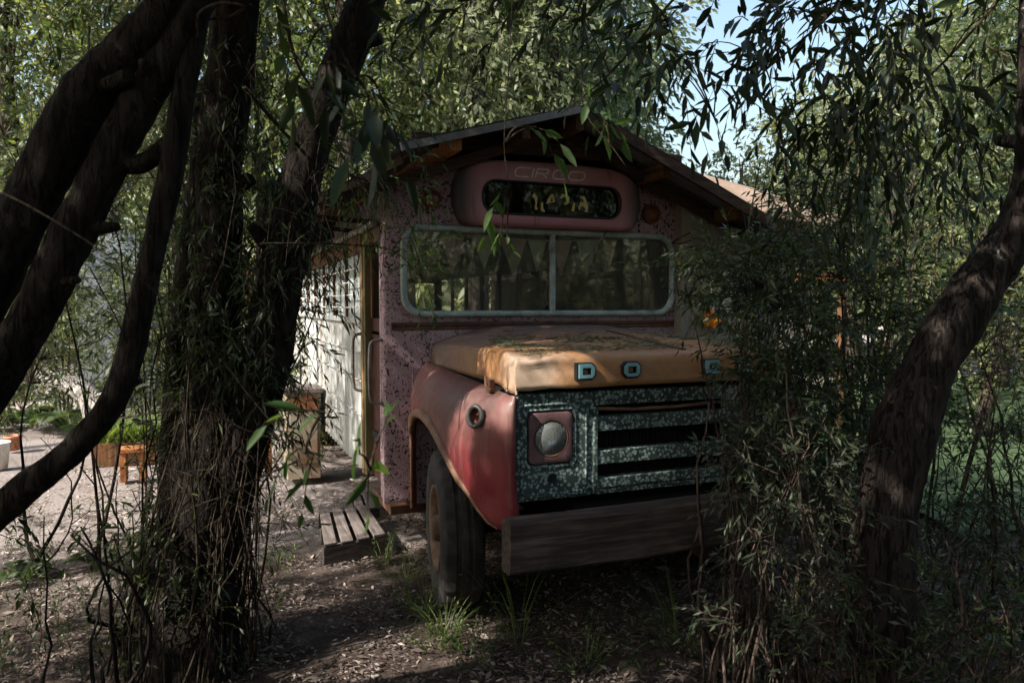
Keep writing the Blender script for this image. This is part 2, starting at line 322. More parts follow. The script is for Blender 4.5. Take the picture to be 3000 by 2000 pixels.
class MB:
    def __init__(s): s.v = []; s.f = []; s.m = []; s.cur = 0
    def add(s, vs, fs):
        b = len(s.v); s.v += [tuple(map(float, p)) for p in vs]
        s.f += [tuple(i+b for i in f) for f in fs]; s.m += [s.cur]*len(fs); return s
    def box(s, x0, x1, y0, y1, z0, z1):
        vs = [(x, y, z) for z in (z0, z1) for y in (y0, y1) for x in (x0, x1)]
        return s.add(vs, [(0, 2, 3, 1), (4, 5, 7, 6), (0, 1, 5, 4), (2, 6, 7, 3), (0, 4, 6, 2), (1, 3, 7, 5)])
    def bar(s, a, b, wd, ht, up=(0, 0, 1)):
        a, b = np.array(a, float), np.array(b, float); t = unit(b-a); x = unit(np.cross(t, up)); y = np.cross(x, t)
        vs = [p+x*wd/2*i+y*ht/2*j for p in (a, b) for j in (-1, 1) for i in (-1, 1)]
        return s.add(vs, [(0, 2, 3, 1), (4, 5, 7, 6), (0, 1, 5, 4), (2, 6, 7, 3), (0, 4, 6, 2), (1, 3, 7, 5)])
    def tube(s, pts, rad, n=8, cap=True, wob=0, seed=0, sub=1):
        P = np.array(pts, float); rad = np.ones(len(P))*rad if np.isscalar(rad) else np.array(rad, float)
        if sub > 1:                                   # Catmull-Rom
            Q = []; Rr = []
            E = np.vstack([2*P[0]-P[1], P, 2*P[-1]-P[-2]])
            for i in range(len(P)-1):
                p0, p1, p2, p3 = E[i:i+4]
                for k in range(sub):
                    t = k/sub; Q.append(.5*((2*p1)+(p2-p0)*t+(2*p0-5*p1+4*p2-p3)*t*t+(3*p1-p0-3*p2+p3)*t**3)); Rr.append(rad[i]*(1-t)+rad[i+1]*t)
            Q.append(P[-1]); Rr.append(rad[-1]); P = np.array(Q); rad = np.array(Rr)
        T = unit(np.gradient(P, axis=0)); x = np.cross(T[0], (0, 0, 1) if abs(T[0][2]) < .9 else (1, 0, 0)); x = unit(x)
        vs = []; an = np.arange(n)*2*math.pi/n
        for i in range(len(P)):
            x = unit(x - T[i]*(x@T[i])); y = np.cross(T[i], x)
            for k in range(n):
                d = x*math.cos(an[k])+y*math.sin(an[k]); r = rad[i]
                if wob:
                    q = P[i]+d*r
                    r *= 1+wob*(noise.noise(Vector((q[0]*5+seed, q[1]*5, q[2]*2.2)))+.6*noise.noise(Vector((q[0]*16, q[1]*16+seed, q[2]*5)))+(.35*noise.noise(Vector((q[0]*48, q[1]*48, q[2]*17+seed))) if n > 20 else 0))
                vs.append(P[i]+d*r)
        fs = [(i*n+k, i*n+(k+1) % n, (i+1)*n+(k+1) % n, (i+1)*n+k) for i in range(len(P)-1) for k in range(n)]
        if cap: fs += [tuple(range(n-1, -1, -1)), tuple(range((len(P)-1)*n, len(P)*n))]
        return s.add(vs, fs)
    def grid(s, G):
        G = np.array(G, float); a, b = G.shape[:2]
        return s.add(G.reshape(-1, 3), [(i*b+j, i*b+j+1, (i+1)*b+j+1, (i+1)*b+j) for i in range(a-1) for j in range(b-1)])
    def lathe(s, prof, c, ax='x', n=48, flip=1):
        """prof: (offset along the axis, radius)"""
        vs = []
        for o, r in prof:
            for k in range(n):
                t = 2*math.pi*k/n; rr = r(k) if callable(r) else r
                a, b = rr*math.cos(t), rr*math.sin(t)
                vs.append((c[0]+o, c[1]+a, c[2]+b) if ax == 'x' else (c[0]+a, c[1]+o, c[2]+b) if ax == 'y' else (c[0]+a, c[1]+b, c[2]+o))
        fs = [(i*n+k, i*n+(k+1) % n, (i+1)*n+(k+1) % n, (i+1)*n+k) for i in range(len(prof)-1) for k in range(n)]
        return s.add(vs, fs)
    def plate(s, outer, y0, y1, hole=None, bev=0):
        """front-facing plate (x,z outlines) between y0 (front) and y1, with an optional hole; both outlines star-shaped about the hole's centre"""
        O = np.array(outer, float)
        if hole is None:
            n = len(O); vs = [(p[0], y0, p[1]) for p in O]+[(p[0], y1, p[1]) for p in O]
            return s.add(vs, [tuple(range(n)), tuple(range(2*n-1, n-1, -1))]+[(i, i+n, (i+1) % n+n, (i+1) % n) for i in range(n)])
        H = np.array(hole, float); c = H.mean(0)
        angs = sorted(set(np.round(np.concatenate([np.arctan2(*(X-c).T[::-1]) for X in (O, H)]), 5)))
        def hit(poly, a):
            d = np.array((math.cos(a), math.sin(a))); best = None
            for p, q in zip(poly, np.roll(poly, -1, 0)):
                e = q-p; den = d[0]*e[1]-d[1]*e[0]
                if abs(den) < 1e-12: continue
                r = p-c; t = (r[0]*e[1]-r[1]*e[0])/den; u_ = (r[0]*d[1]-r[1]*d[0])/den
                if t > 0 and -1e-6 <= u_ <= 1+1e-6: best = t if best is None else max(best, t)
            return c+d*best
        o = [hit(O, a) for a in angs]; h = [hit(H, a) for a in angs]; n = len(angs)
        rings = [[(p[0], y1, p[1]) for p in o]]
        if bev:
            rings.append([(p[0], y0+bev, p[1]) for p in o])
            ctr = O.mean(0); rings.append([(p[0]-bev*.29*unit(p-ctr)[0], y0+bev*.29, p[1]-bev*.29*unit(p-ctr)[1]) for p in o])
            rings.append([(p[0]-bev*unit(p-ctr)[0], y0, p[1]-bev*unit(p-ctr)[1]) for p in o])
        else: rings.append([(p[0], y0, p[1]) for p in o])
        rings += [[(p[0], y0, p[1]) for p in h], [(p[0], y1, p[1]) for p in h]]
        k = len(rings); vs = [p for r in rings for p in r]
        return s.add(vs, [(i*n+j, i*n+(j+1) % n, ((i+1) % k)*n+(j+1) % n, ((i+1) % k)*n+j) for i in range(k) for j in range(n)])
    def build(s, name, mat, parent=None, smooth=False, bevel=0, world=True):
        me = bpy.data.meshes.new(name); me.from_pydata(s.v, [], s.f)
        mats = mat if isinstance(mat, (list, tuple)) else [mat]
        for m in mats: me.materials.append(m)
        if len(mats) > 1: me.polygons.foreach_set('material_index', s.m)
        if smooth: me.polygons.foreach_set('use_smooth', [True]*len(me.polygons))
        o = bpy.data.objects.new(name, me); link(o, parent, world)
        import bmesh
        bm = bmesh.new(); bm.from_mesh(me); bmesh.ops.recalc_face_normals(bm, faces=bm.faces); bm.to_mesh(me); bm.free()
        if bevel:
            b = o.modifiers.new('edge', 'BEVEL'); b.width = bevel; b.segments = 2; b.limit_method = 'ANGLE'; b.angle_limit = R(40)
        return o

def rrect(x0, x1, z0, z1, r, n=6):
    pts = []
    for cx, cz, a0 in ((x1-r, z1-r, 0), (x0+r, z1-r, 90), (x0+r, z0+r, 180), (x1-r, z0+r, 270)):
        pts += [(cx+r*math.cos(R(a0+90*k/n)), cz+r*math.sin(R(a0+90*k/n))) for k in range(n+1)]
    return pts

def quads(name, V, Q, mats, mi=None, parent=None):
    V = np.asarray(V, np.float32); Q = np.asarray(Q, np.int32)
    me = bpy.data.meshes.new(name); me.vertices.add(len(V)); me.vertices.foreach_set('co', V.ravel())
    me.loops.add(Q.size); me.loops.foreach_set('vertex_index', Q.ravel())
    me.polygons.add(len(Q)); me.polygons.foreach_set('loop_start', np.arange(0, Q.size, 4, dtype=np.int32))
    for m in (mats if isinstance(mats, (list, tuple)) else [mats]): me.materials.append(m)
    if mi is not None: me.polygons.foreach_set('material_index', np.asarray(mi, np.int32))
    me.update(calc_edges=True)
    o = bpy.data.objects.new(name, me); link(o, parent); return o

class QB:                                     # collects many small quads (leaves = slot 0, twigs = slot 1)
    def __init__(s): s.V = []; s.Q = []; s.M = []; s.n = 0
    def add(s, V, Q, m=0):
        s.V.append(V.reshape(-1, 3)); s.Q.append(Q.reshape(-1, 4)+s.n); s.M.append(np.full(Q.size//4, m)); s.n += V.size//3; return s
    def build(s, name, mats, parent=None): return quads(name, np.concatenate(s.V), np.concatenate(s.Q), mats, np.concatenate(s.M), parent)

def leaves(qb, C, D, Nn, ll, lw, rng, detail=2, curl=.10, m=0):
    """C base, D direction, Nn rough normal; ll, lw arrays"""
    D = unit(D); S = unit(np.cross(D, Nn)); Nn = np.cross(S, D)
    ll = ll[:, None]; lw = lw[:, None]; n = len(C)
    if detail == 2:
        f = .18*lw
        V = np.stack([C, C+D*ll*.33+S*lw*.5+Nn*f, C+D*ll*.70+S*lw*.38+Nn*(f-curl*ll*.4), C+D*ll-Nn*curl*ll,
                      C+D*ll*.70-S*lw*.38+Nn*(f-curl*ll*.4), C+D*ll*.33-S*lw*.5+Nn*f], 1)
        b = np.arange(n)[:, None]*6
        Q = np.concatenate([b+[0, 1, 2, 3], b+[0, 3, 4, 5]], 1)
    elif detail == 3:                        # bending blade
        row = lambda k, wk: [C+D*ll*k-Nn*curl*ll*k*k*1.6+S*lw*.5*wk*q for q in (1, -1)]
        V = np.stack(row(0, .6)+row(.4, 1)+row(.75, .7)+row(1, .08), 1); b = np.arange(n)[:, None]*8
        Q = np.concatenate([b+[0, 1, 3, 2], b+[2, 3, 5, 4], b+[4, 5, 7, 6]], 1)
    else:
        V = np.stack([C, C+D*ll*.45+S*lw*.5, C+D*ll-Nn*curl*ll, C+D*ll*.45-S*lw*.5], 1)
        Q = np.arange(n*4).reshape(-1, 4)
    qb.add(V, Q, m)

def twigs(qb, A, r0, r1, m=1):
    """A: (N,K,3) polylines -> thin three-sided tubes"""
    N, K = A.shape[:2]; T = unit(np.gradient(A, axis=1)); X = unit(np.cross(T, np.array((.31, .22, .93)))); Y = np.cross(T, X)
    rr = np.linspace(1, 0, K)[None, :, None]*(np.asarray(r0).reshape(-1, 1, 1)-np.asarray(r1).reshape(-1, 1, 1))+np.asarray(r1).reshape(-1, 1, 1)
    V = np.stack([A+(X*math.cos(a)+Y*math.sin(a))*rr for a in (0, 2.094, 4.189)], 2)
    base = (np.arange(N)[:, None, None]*K+np.arange(K-1)[None, :, None])*3; k = np.arange(3)[None, None, :]
    Q = np.stack([base+k, base+(k+1) % 3, base+3+(k+1) % 3, base+3+k], -1)
    qb.add(V, Q, m)

def sprays(qb, P, D, L, K, ll, lw, rng, droop=.25, detail=2, spread=.8, tr=.003, gaps=True, hang=.25, tw=True, up=.5):
    P = np.asarray(P, float); D = unit(D); N = len(P); L = np.broadcast_to(np.asarray(L, float), (N,)).copy()
    s = np.linspace(.12, 1, K)[None, :]+rng.uniform(-.04, .04, (N, K))
    dn = np.array((0, 0, -1.))
    pos = P[:, None]+D[:, None]*(L[:, None]*s)[..., None]+dn*(droop*L[:, None]*s**2)[..., None]
    T = unit(D[:, None]*np.ones((1, K, 1))+dn*(2*droop*s)[..., None])
    b = unit(np.cross(D, rng.normal(size=(N, 3))))
    c = np.cross(D, b); sg = np.where(np.arange(K) % 2, 1, -1)[None, :]
    ph = rng.normal(0, .7, (N, K)); pe = (b[:, None]*np.cos(ph)[..., None]+c[:, None]*np.sin(ph)[..., None])*sg[..., None]
    a = rng.uniform(.45, 1.1, (N, K))*spread; a[:, -1] *= .2
    LD = T*np.cos(a)[..., None]+pe*np.sin(a)[..., None]+dn*hang*rng.uniform(0, 2, (N, K, 1))
    NN = np.array((0, 0, 1.))*up+rng.normal(0, .55, (N, K, 3))
    C = pos.reshape(-1, 3); LD = unit(LD.reshape(-1, 3)); NN = NN.reshape(-1, 3)
    sz = rng.uniform(.55, 1.15, len(C))
    if gaps:
        k = keep_mask(C+LD*(ll*.5), rng); C, LD, NN, sz = C[k], LD[k], NN[k], sz[k]
    if len(C): leaves(qb, C, LD, NN, ll*sz, lw*sz*rng.uniform(.8, 1.2, len(C)), rng, detail)
    if tw:
        ss = np.linspace(0, 1, 4)[None, :]
        A = P[:, None]+D[:, None]*(L[:, None]*ss)[..., None]+dn*(droop*L[:, None]*ss**2)[..., None]
        twigs(qb, A, np.full(N, tr), np.full(N, tr*.4))

def ball(n, c, r, rng, shell=.45):
    d = unit(rng.normal(size=(n, 3))); return np.asarray(c)+d*np.asarray(r)*(rng.random((n, 1))**shell)

def crown(qb, blobs, nclump, per, K, L, ll, lw, rng, detail=1, droop=.25, sig=.4, tr=.004, tw=True, gaps=True):
    cs = []
    for c, r in blobs:
        cc = ball(nclump, c, r, rng); cs.append(cc)
        P = np.repeat(cc, per, 0)+rng.normal(0, sig, (nclump*per, 3))*np.array((1, 1, .7))
        D = unit(P-np.asarray(c))*.5+rng.normal(0, .6, P.shape)+np.array((0, 0, -.1))
        sprays(qb, P, D, L*rng.uniform(.6, 1.3, len(P)), K, ll, lw, rng, droop, detail, tr=tr, tw=tw, gaps=gaps)
    return np.concatenate(cs)

def px_tube(pts, depth, seed=0, n=14, wob=.12, mb=None, sub=4):
    """pts: (u, v, width in px[, depth])"""
    mb = mb or MB(); P = []; r = []
    for q in pts:
        d = q[3] if len(q) > 3 else depth
        P.append(at(q[0], q[1], d)); r.append(q[2]/2/(FPX/DS)*d)
    mb.tube(P, r, n, True, wob, seed, sub); return mb, P, r

def limbs(parent, start, ends, r0, mat, rng, name='limb'):
    mb = MB()
    for e in ends:
        st = start[rng.integers(len(start))] if np.ndim(start) > 1 else start
        mid = (np.asarray(st)+e)/2+rng.normal(0, .18, 3)+np.array((0, 0, .15))
        mb.tube([st, mid, e], [r0, r0*.6, r0*.2], 6, True, .1, 3, 3)
    return mb.build(name, mat, parent, True)

# ------------------------------------------------------------------ ground
def gh(x, y):
    return .05*noise.noise(Vector((x*.45, y*.45, 3)))+.018*noise.noise(Vector((x*1.9, y*1.9, 8)))
g = np.sinh(np.linspace(-4.6, 4.6, 150)); g = g/g.max()*90
gx = g-1.5; gy = g-.5
mb = MB(); mb.grid([[(x, y, gh(x, y)-.02) for y in gy] for x in gx])
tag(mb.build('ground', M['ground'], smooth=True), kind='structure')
mb = MB(); mb.grid([[(x+2.6+.5*math.sin(y), y-1.2, .035+.01*math.sin(x*2+y)) for y in np.linspace(0, 9, 24)] for x in np.linspace(.4, 14, 30)])
tag(mb.build('lawn', M['lawn'], smooth=True), kind='structure')
GH = np.vectorize(gh)
def litter():
    rng = np.random.default_rng(3); qb = QB(); qb2 = QB()
    n = 230000
    a = rng.uniform(-.36, 1.0, n); d = 1.9+7.5*rng.random(n)**1.35
    x = CAM[0]+np.sin(a)*d; y = CAM[1]+np.cos(a)*d
    cl = np.array([noise.noise(Vector((p*2.1, q*2.1, 1)))+.7*noise.noise(Vector((p*6, q*6, 4))) for p, q in zip(x, y)])
    k = rng.random(n) < np.clip(.42+.9*cl, .06, 1); x, y, cl = x[k], y[k], cl[k]; n = len(x)
    z = GH(x, y)-.014+rng.random(n)*(.012+.012*np.clip(cl, 0, 1))
    C = np.stack([x, y, z], 1); ang = rng.uniform(0, 6.283, n)
    D = np.stack([np.cos(ang), np.sin(ang), rng.normal(.10, .25, n)], 1); Nn = np.array((0, 0, 1.))+rng.normal(0, .5, (n, 3))
    far = y+rng.normal(0, .5, n) > .8  # far litter gets the sunlit tone, near litter the shaded one
    sz = rng.gamma(3, .0075, n)+.009
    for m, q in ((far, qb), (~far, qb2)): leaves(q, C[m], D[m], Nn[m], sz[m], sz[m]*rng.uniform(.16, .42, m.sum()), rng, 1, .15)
    for q, m in ((qb, 90), (qb2, 160)):                      # fallen sticks
        aa = rng.uniform(-.36, .9, m); dd = rng.uniform(5.2, 9, m) if q is qb else rng.uniform(2, 5, m)
        P = np.stack([CAM[0]+np.sin(aa)*dd, CAM[1]+np.cos(aa)*dd], 1)[:, None]; h = rng.uniform(0, 6.28, m); L = rng.uniform(.08, .4, m)
        st = np.stack([np.cos(h), np.sin(h)], 1)[:, None]*L[:, None, None]*np.linspace(0, 1, 4)[None, :, None]+rng.normal(0, .012, (m, 4, 2))
        A = P+st; A = np.concatenate([A, (GH(A[..., 0], A[..., 1])-.006)[..., None]], 2); twigs(q, A, rng.uniform(.002, .006, m), np.full(m, .0015))
    tag(qb.build('leaf_litter', [M['litter'], M['dry']]), kind='stuff'); tag(qb2.build('dark_leaf_litter', [M['litter_d'], M['dry']]), kind='stuff')
litter()

# ------------------------------------------------------------------ the bus
BX = .06                                       # centre line
bus = thing('old_bus', 'derelict pink bonneted school bus with orange hood and red fenders under the shed roof', 'bus', (BX, 0, 0))
XL, XR = -1.175, 1.295
top = [(BX+1.235*math.cos(t)**.55*(1 if math.cos(t) >= 0 else -1), 2.36+.49*math.sin(t)**.75) for t in np.linspace(0.0001, math.pi/2, 12)]
top = top+[(2*BX-p[0], p[1]) for p in top[::-1][1:]]
outl = [(XL, .42), (XR, .42)]+top
ws = rrect(-1.035, 1.15, 1.735, 2.335, .13, 7)
front = MB(); front.plate(outl, 0, .06, ws, .035)
front.build('front_panel', M['fleck'], bus, True)
o = bpy.data.objects['front_panel']; o.modifiers.new('e', 'EDGE_SPLIT').split_angle = R(50)
# belt seam under the windscreen
mb = MB(); mb.box(-1.12, 1.20, -.012, .0, 1.655, 1.68); mb.box(-1.12, 1.20, -.006, .0, 1.625, 1.652)
mb.build('belt_strip', M['rust'], bus, bevel=.004)
# windscreen
mb = MB(); lp = [(p[0], -.012, p[1]) for p in ws]; lp.append(lp[0]); mb.tube(lp, .022, 8, False)
lp2 = [(BX+.06+(p[0]-BX-.06)*.985, -.004, 2.035+(p[1]-2.035)*.955) for p in ws]; lp2.append(lp2[0]); mb.tube(lp2, .012, 6, False)
sealo = mb.build('windscreen_frame', M['seal'], bus, True)
mb = MB(); mb.box(.075, .115, -.03, .012, 1.745, 2.325); mb.build('windscreen_mullion', M['seal'], sealo, bevel=.008)
mb = MB(); mb.plate(rrect(-1.03, .076, 1.74, 2.33, .11, 6), .010, .016); mb.build('windscreen_pane', M['glass'], sealo)
mb = MB(); mb.plate(rrect(.114, 1.145, 1.74, 2.33, .11, 6), .010, .016); mb.build('windscreen_pane', M['glass'], sealo)
# wiper
a = on(1785, 670, 1, -.05); b = on(1707, 770, 1, -.05)
mb = MB(); mb.tube([a, (a+b)/2+np.array((0, -.015, .01)), b], [.009, .006, .004], 6); mb.lathe([(-.03, .0), (-.03, .02), (.03, .022), (.04, 0)], a, 'y', 12)
mb.build('wiper', M['steel'], bus, True)
# destination sign box
sx0, sx1 = -.685, .815
hl_ = [(-.545, 2.36), (-.60, 2.362), (-.635, 2.385), (-.665, 2.44), (-.685, 2.51), (-.69, 2.585), (-.68, 2.66), (-.655, 2.725), (-.61, 2.775), (-.54, 2.805), (-.44, 2.822), (-.2, 2.834)]
hl_ = [(p[0]-.065+.0, p[1]) for p in hl_]
sg = [(.065+x, z) for x, z in hl_]+[(.065, 2.84)]+[(.065-x, z) for x, z in hl_[::-1]]
gl = rrect(-.49, .615, 2.445, 2.675, .10, 8)
mb = MB(); mb.plate(sg, -.11, .0, gl, .07); sign = mb.build('destination_sign', M['sign'], bus, True)
sign.modifiers.new('e', 'EDGE_SPLIT').split_angle = R(55)
mb = MB(); mb.plate(gl, -.085, -.078); mb.build('sign_glass', M['dglass'], sign)
mb = MB(); mb.plate(rrect(-.53, .655, 2.41, 2.71, .1), -.03, -.02); mb.build('sign_back', M['black'], sign)
mb = MB(); lp = [(p[0], -.112, p[1]) for p in gl]; mb.tube(lp+[lp[0]], .008, 6, False); mb.build('sign_gasket', M['black'], sign, True)
# painted word CIRCO (strokes in letter units 1 x 1)
def arc(cx, cy, rx, ry, a0, a1, n=14): return [(cx+rx*math.cos(R(a)), cy+ry*math.sin(R(a))) for a in np.linspace(a0, a1, n)]
def sup(cx, cy, rx, ry, a0, a1, n=26, e=.6):
    f = lambda v: math.copysign(abs(v)**e, v)
    return [(cx+rx*f(math.cos(R(a))), cy+ry*f(math.sin(R(a)))) for a in np.linspace(a0, a1, n)]
GLY = {'C': [[(1, 1)]+sup(.5, .5, .5, .5, 90, 270)+[(1, 0)]], 'I': [[(.5, 0), (.5, 1)]],
       'R': [[(0, 0), (0, 1), (.7, 1)]+arc(.75, .75, .25, .25, 90, -90, 10)+[(0, .5)], [(.5, .5), (1, 0)]],
       'O': [sup(.5, .5, .5, .5, 0, 360, 40)]}
def ribbon(mb, pts, wd, y, closed=False):
    P = np.array(pts, float); T = unit(np.gradient(P, axis=0))
    if closed: T[0] = T[-1] = unit(P[1]-P[-2])
    Nn = np.stack([-T[:, 1], T[:, 0]], 1); n = len(P)
    L = P+Nn*wd/2; Rr = P-Nn*wd/2
    vs = [(p[0], y, p[1]) for p in L]+[(p[0], y, p[1]) for p in Rr]+[(p[0], y+.0015, p[1]) for p in L]+[(p[0], y+.0015, p[1]) for p in Rr]
    fs = []
    for i in range(n-1): fs += [(i, i+1, n+i+1, n+i), (i, 2*n+i, 2*n+i+1, i+1), (n+i, n+i+1, 3*n+i+1, 3*n+i)]
    mb.add(vs, fs)
mb = MB()
wx = [on(u, 530, 1, -.112)[0] for u in (1510, 1552, 1559.5, 1563.5, 1572, 1606, 1621, 1659, 1667, 1713)]
zb, zt = 2.712, 2.775
for ch, x0, x1 in zip('CIRCO', wx[0::2], wx[1::2]):
    for st in GLY[ch]: ribbon(mb, [(x0+(x1-x0)*p[0]+.02*(p[1]-.5), zb+(zt-zb)*p[1]) for p in st], .0085, -.1125, ch == 'O')
mb.build('painted_word', M['off'], sign)
# flaked yellow letters on the dark glass
frag = [[(45, 660), (80, 600), (120, 650), (130, 700), (115, 800), (130, 850), (95, 865), (85, 820), (100, 760), (85, 690)],
        [(180, 755), (215, 750), (215, 830), (245, 890), (215, 895), (180, 870)],
        [(255, 770), (290, 690), (330, 625), (350, 665), (325, 735), (370, 728), (350, 665), (330, 625), (380, 625), (395, 740), (345, 750)],
        [(470, 680), (500, 620), (580, 620), (622, 680), (612, 760), (560, 788), (525, 770), (570, 740), (578, 690), (540, 660), (510, 690)],
        [(680, 745), (710, 755), (692, 880), (650, 880), (665, 800)],
        [(770, 655), (850, 650), (880, 730), (908, 810), (895, 890), (850, 895), (862, 845), (825, 800), (790, 815), (775, 868), (750, 840), (785, 740), (835, 745), (825, 690), (800, 690)]]
mb = MB()
for fr in frag:
    P = [on(1550+x/5.227, 450+y/5.227, 1, -.0875) for x, y in fr]; n = len(P)
    mb.add([tuple(p) for p in P], [tuple(range(n))])
mb.build('flaked_letters', M['yellow'], sign)
# round marker lamps
for x, z in ((-.84, 2.53), (.945, 2.51)):
    mb = MB(); mb.lathe([(-.0, .078), (-.03, .078), (-.036, .07), (-.03, .062)], (x, 0, z), 'y', 32)
    lo = mb.build('marker_lamp', M['rust'], bus, True)
    mb = MB(); mb.lathe([(-.025, .063), (-.04, .045), (-.046, .02), (-.047, .0001)], (x, 0, z), 'y', 32); mb.build('lamp_lens', M['amber'], lo, True)
# roof shell, sides, back
BACK = 6.9
tp = np.array(top); ys = np.linspace(.055, BACK, 12)
mb = MB(); mb.grid([[(p[0], y, p[1]) for p in tp] for y in ys]); mb.grid([[(BX+(p[0]-BX)*.975, y, p[1]-.03) for p in tp] for y in ys])
mb.build('roof', M['corr'], bus, True)
mb = MB(); yy = np.arange(.72, BACK, .0125)
mb.grid([[(XL+.013*math.sin(y*2*math.pi/.155)+.004*noise.noise(Vector((y*2, z*2, 0))), y, z) for z in (.50, .8, 1.1, 1.4, 1.665)] for y in yy])
side = mb.build('side_panel', M['side'], bus, True)
mb = MB()
for z in (.93, 1.2, 1.42): mb.box(XL-.022, XL-.010, .72, BACK, z, z+.014)
mb.box(XL-.034, XL-.005, .70, BACK, 1.655, 1.70)
mb.build('rub_rail', M['side'], bus, bevel=.004)
mb = MB(); mb.box(XL-.022, XL+.03, .70, BACK, 2.20, 2.345); mb.build('window_head', M['wood_y'], bus, bevel=.004)
mb = MB(); mb.tube([(XL-.045, y, 2.36+.006*noise.noise(Vector((y*3, 0, 0)))) for y in np.linspace(.06, BACK, 40)], .026, 8); mb.build('gutter', M['steel'], bus, True)
wys = np.linspace(.74, BACK, 10)
for i, y in enumerate(wys):
    mb = MB(); mb.box(XL-.016, XL+.03, y-.022, y+.022, 1.70, 2.20); mb.build('window_post', M['wood_z'], bus, bevel=.004)
for i in range(9):
    y0, y1 = wys[i]+.03, wys[i+1]-.03
    mb = MB(); mb.box(XL+.004, XL+.010, y0, y1, 1.70, 2.20); pane = mb.build('side_window', M['sglass'], bus)
    mb = MB(); mb.box(XL-.004, XL+.014, (y0+y1)/2-.01, (y0+y1)/2+.01, 1.70, 2.20); mb.build('glazing_bar', M['steel'], pane)
    yw = np.linspace(y0+.06, y0+.06+(.34 if i % 3 else .5), 30)
    mb = MB(); mb.grid([[(XL+.09+.018*math.sin(y*60), y, z) for z in (1.70, 1.95, 2.2)] for y in yw]); mb.build('curtain', M['cloth_w'], pane, True)
for z in (1.78, 1.88, 1.98, 2.08):
    mb = MB(); mb.tube([(XL-.05, y, z+.006*noise.noise(Vector((y*2, z, 0)))) for y in np.linspace(.72, BACK, 20)], .0055, 6); mb.build('window_guard', M['off'], bus, True)
mb = MB(); mb.box(XR-.03, XR, .06, BACK, .5, 1.70); mb.box(XR-.03, XR, .06, BACK, 2.2, 2.36)
for y in wys[::1]: mb.box(XR-.03, XR, y-.05, y+.05, 1.70, 2.20)
mb.build('far_side_panel', M['side'], bus)
mb = MB()
mb.box(XL+.03, XR-.03, BACK-.03, BACK, .5, 1.62); mb.box(XL+.03, XR-.03, BACK-.03, BACK, 2.15, 2.75)
for x in (-1.10, -.42, .06, .54, 1.22): mb.box(x-.05, x+.05, BACK-.03, BACK, 1.62, 2.15)
mb.build('rear_panel', M['fleck'], bus)
for xa, xb in ((-1.05, -.47), (-.37, .01), (.11, .49), (.59, 1.17)):
    mb = MB(); mb.box(xa, xb, BACK-.02, BACK-.014, 1.62, 2.15); rw = mb.build('rear_window', M['rglass'], bus)
xs = np.linspace(-.37, .49, 40)
mb = MB(); mb.grid([[(x, BACK-.10+.015*math.sin(x*50), z) for z in (1.5, 1.7, 1.86+.04*math.sin(x*9))] for x in xs]); mb.build('rear_curtain', M['cloth_w'], bus, True)
mb = MB(); mb.box(XL+.03, XR-.03, .065, BACK-.03, .80, .86); mb.build('floor_pan', M['dark'], bus)
mb = MB(); mb.box(-1.0, 1.1, .065, .32, 1.50, 1.66); mb.build('dashboard', M['rust'], bus, bevel=.02)
mb = MB()
for y in (1.9, 2.7, 3.5, 4.3):
    for x in (.45, -.75):
        mb = MB(); mb.box(x, x+.7, y, y+.45, 1.16, 1.28); mb.box(x, x+.7, y+.45, y+.55, 1.16, 1.68); mb.build('bench_seat', M['rust'], bus, bevel=.03)
for z, r in ((.86, 0),):
    mb = MB(); mb.box(XL+.03, XL+.9, 1.35, 1.38, .86, 1.55); mb.build('stanchion_panel', M['dark'], bus)
# entrance
mb = MB(); mb.box(XL-.004, XL+.06, .06, .115, .45, 2.33); mb.build('corner_post', M['fleck'], bus, bevel=.01)
mb = MB(); mb.box(-1.13, -1.09, .12, .60, .50, 1.58); mb.box(-1.13, -1.09, .12, .60, 1.60, 1.70)
door = mb.build('entrance_door', M['doorred'], bus, bevel=.006)
mb = MB(); mb.box(-1.125, -1.115, .17, .56, 1.705, 2.28); mb.build('door_glass', M['dglass'], door)
for y in (.12, .555):
    mb = MB(); mb.box(-1.14, -1.085, y, y+.045, 1.70, 2.30); mb.build('door_stile', M['wood_z'], door, bevel=.004)
mb = MB(); mb.box(XL-.012, XL+.05, .595, .645, .5, 2.24); mb.build('door_post', M['olive'], bus, bevel=.006)
mb = MB(); mb.box(XL-.022, XL+.05, .648, .718, .5, 2.24); mb.build('door_post', M['ochre'], bus, bevel=.006)
mb = MB(); mb.box(XL-.01, XL+.06, .06, .72, 2.245, 2.35); mb.build('door_head', M['rust'], bus, bevel=.006)
for yb, zlo, zhi in ((.03, 1.12, 1.56), (.67, 1.14, 1.58)):
    mb = MB(); mb.tube([(XL-.0, yb, zhi), (XL-.06, yb+.01, zhi-.01), (XL-.085, yb+.015, zhi-.07), (XL-.085, yb+.015, zlo+.07), (XL-.06, yb+.01, zlo+.01), (XL, yb, zlo)], .012, 8, True, 0, 0, 4)
    mb.build('grab_handle', M['steel'], bus, True)
mb = MB(); mb.box(-1.1, -.62, .15, .7, .30, .36); mb.box(-.62, -.58, .15, .7, .30, .82); mb.build('entrance_step', M['rust'], bus)

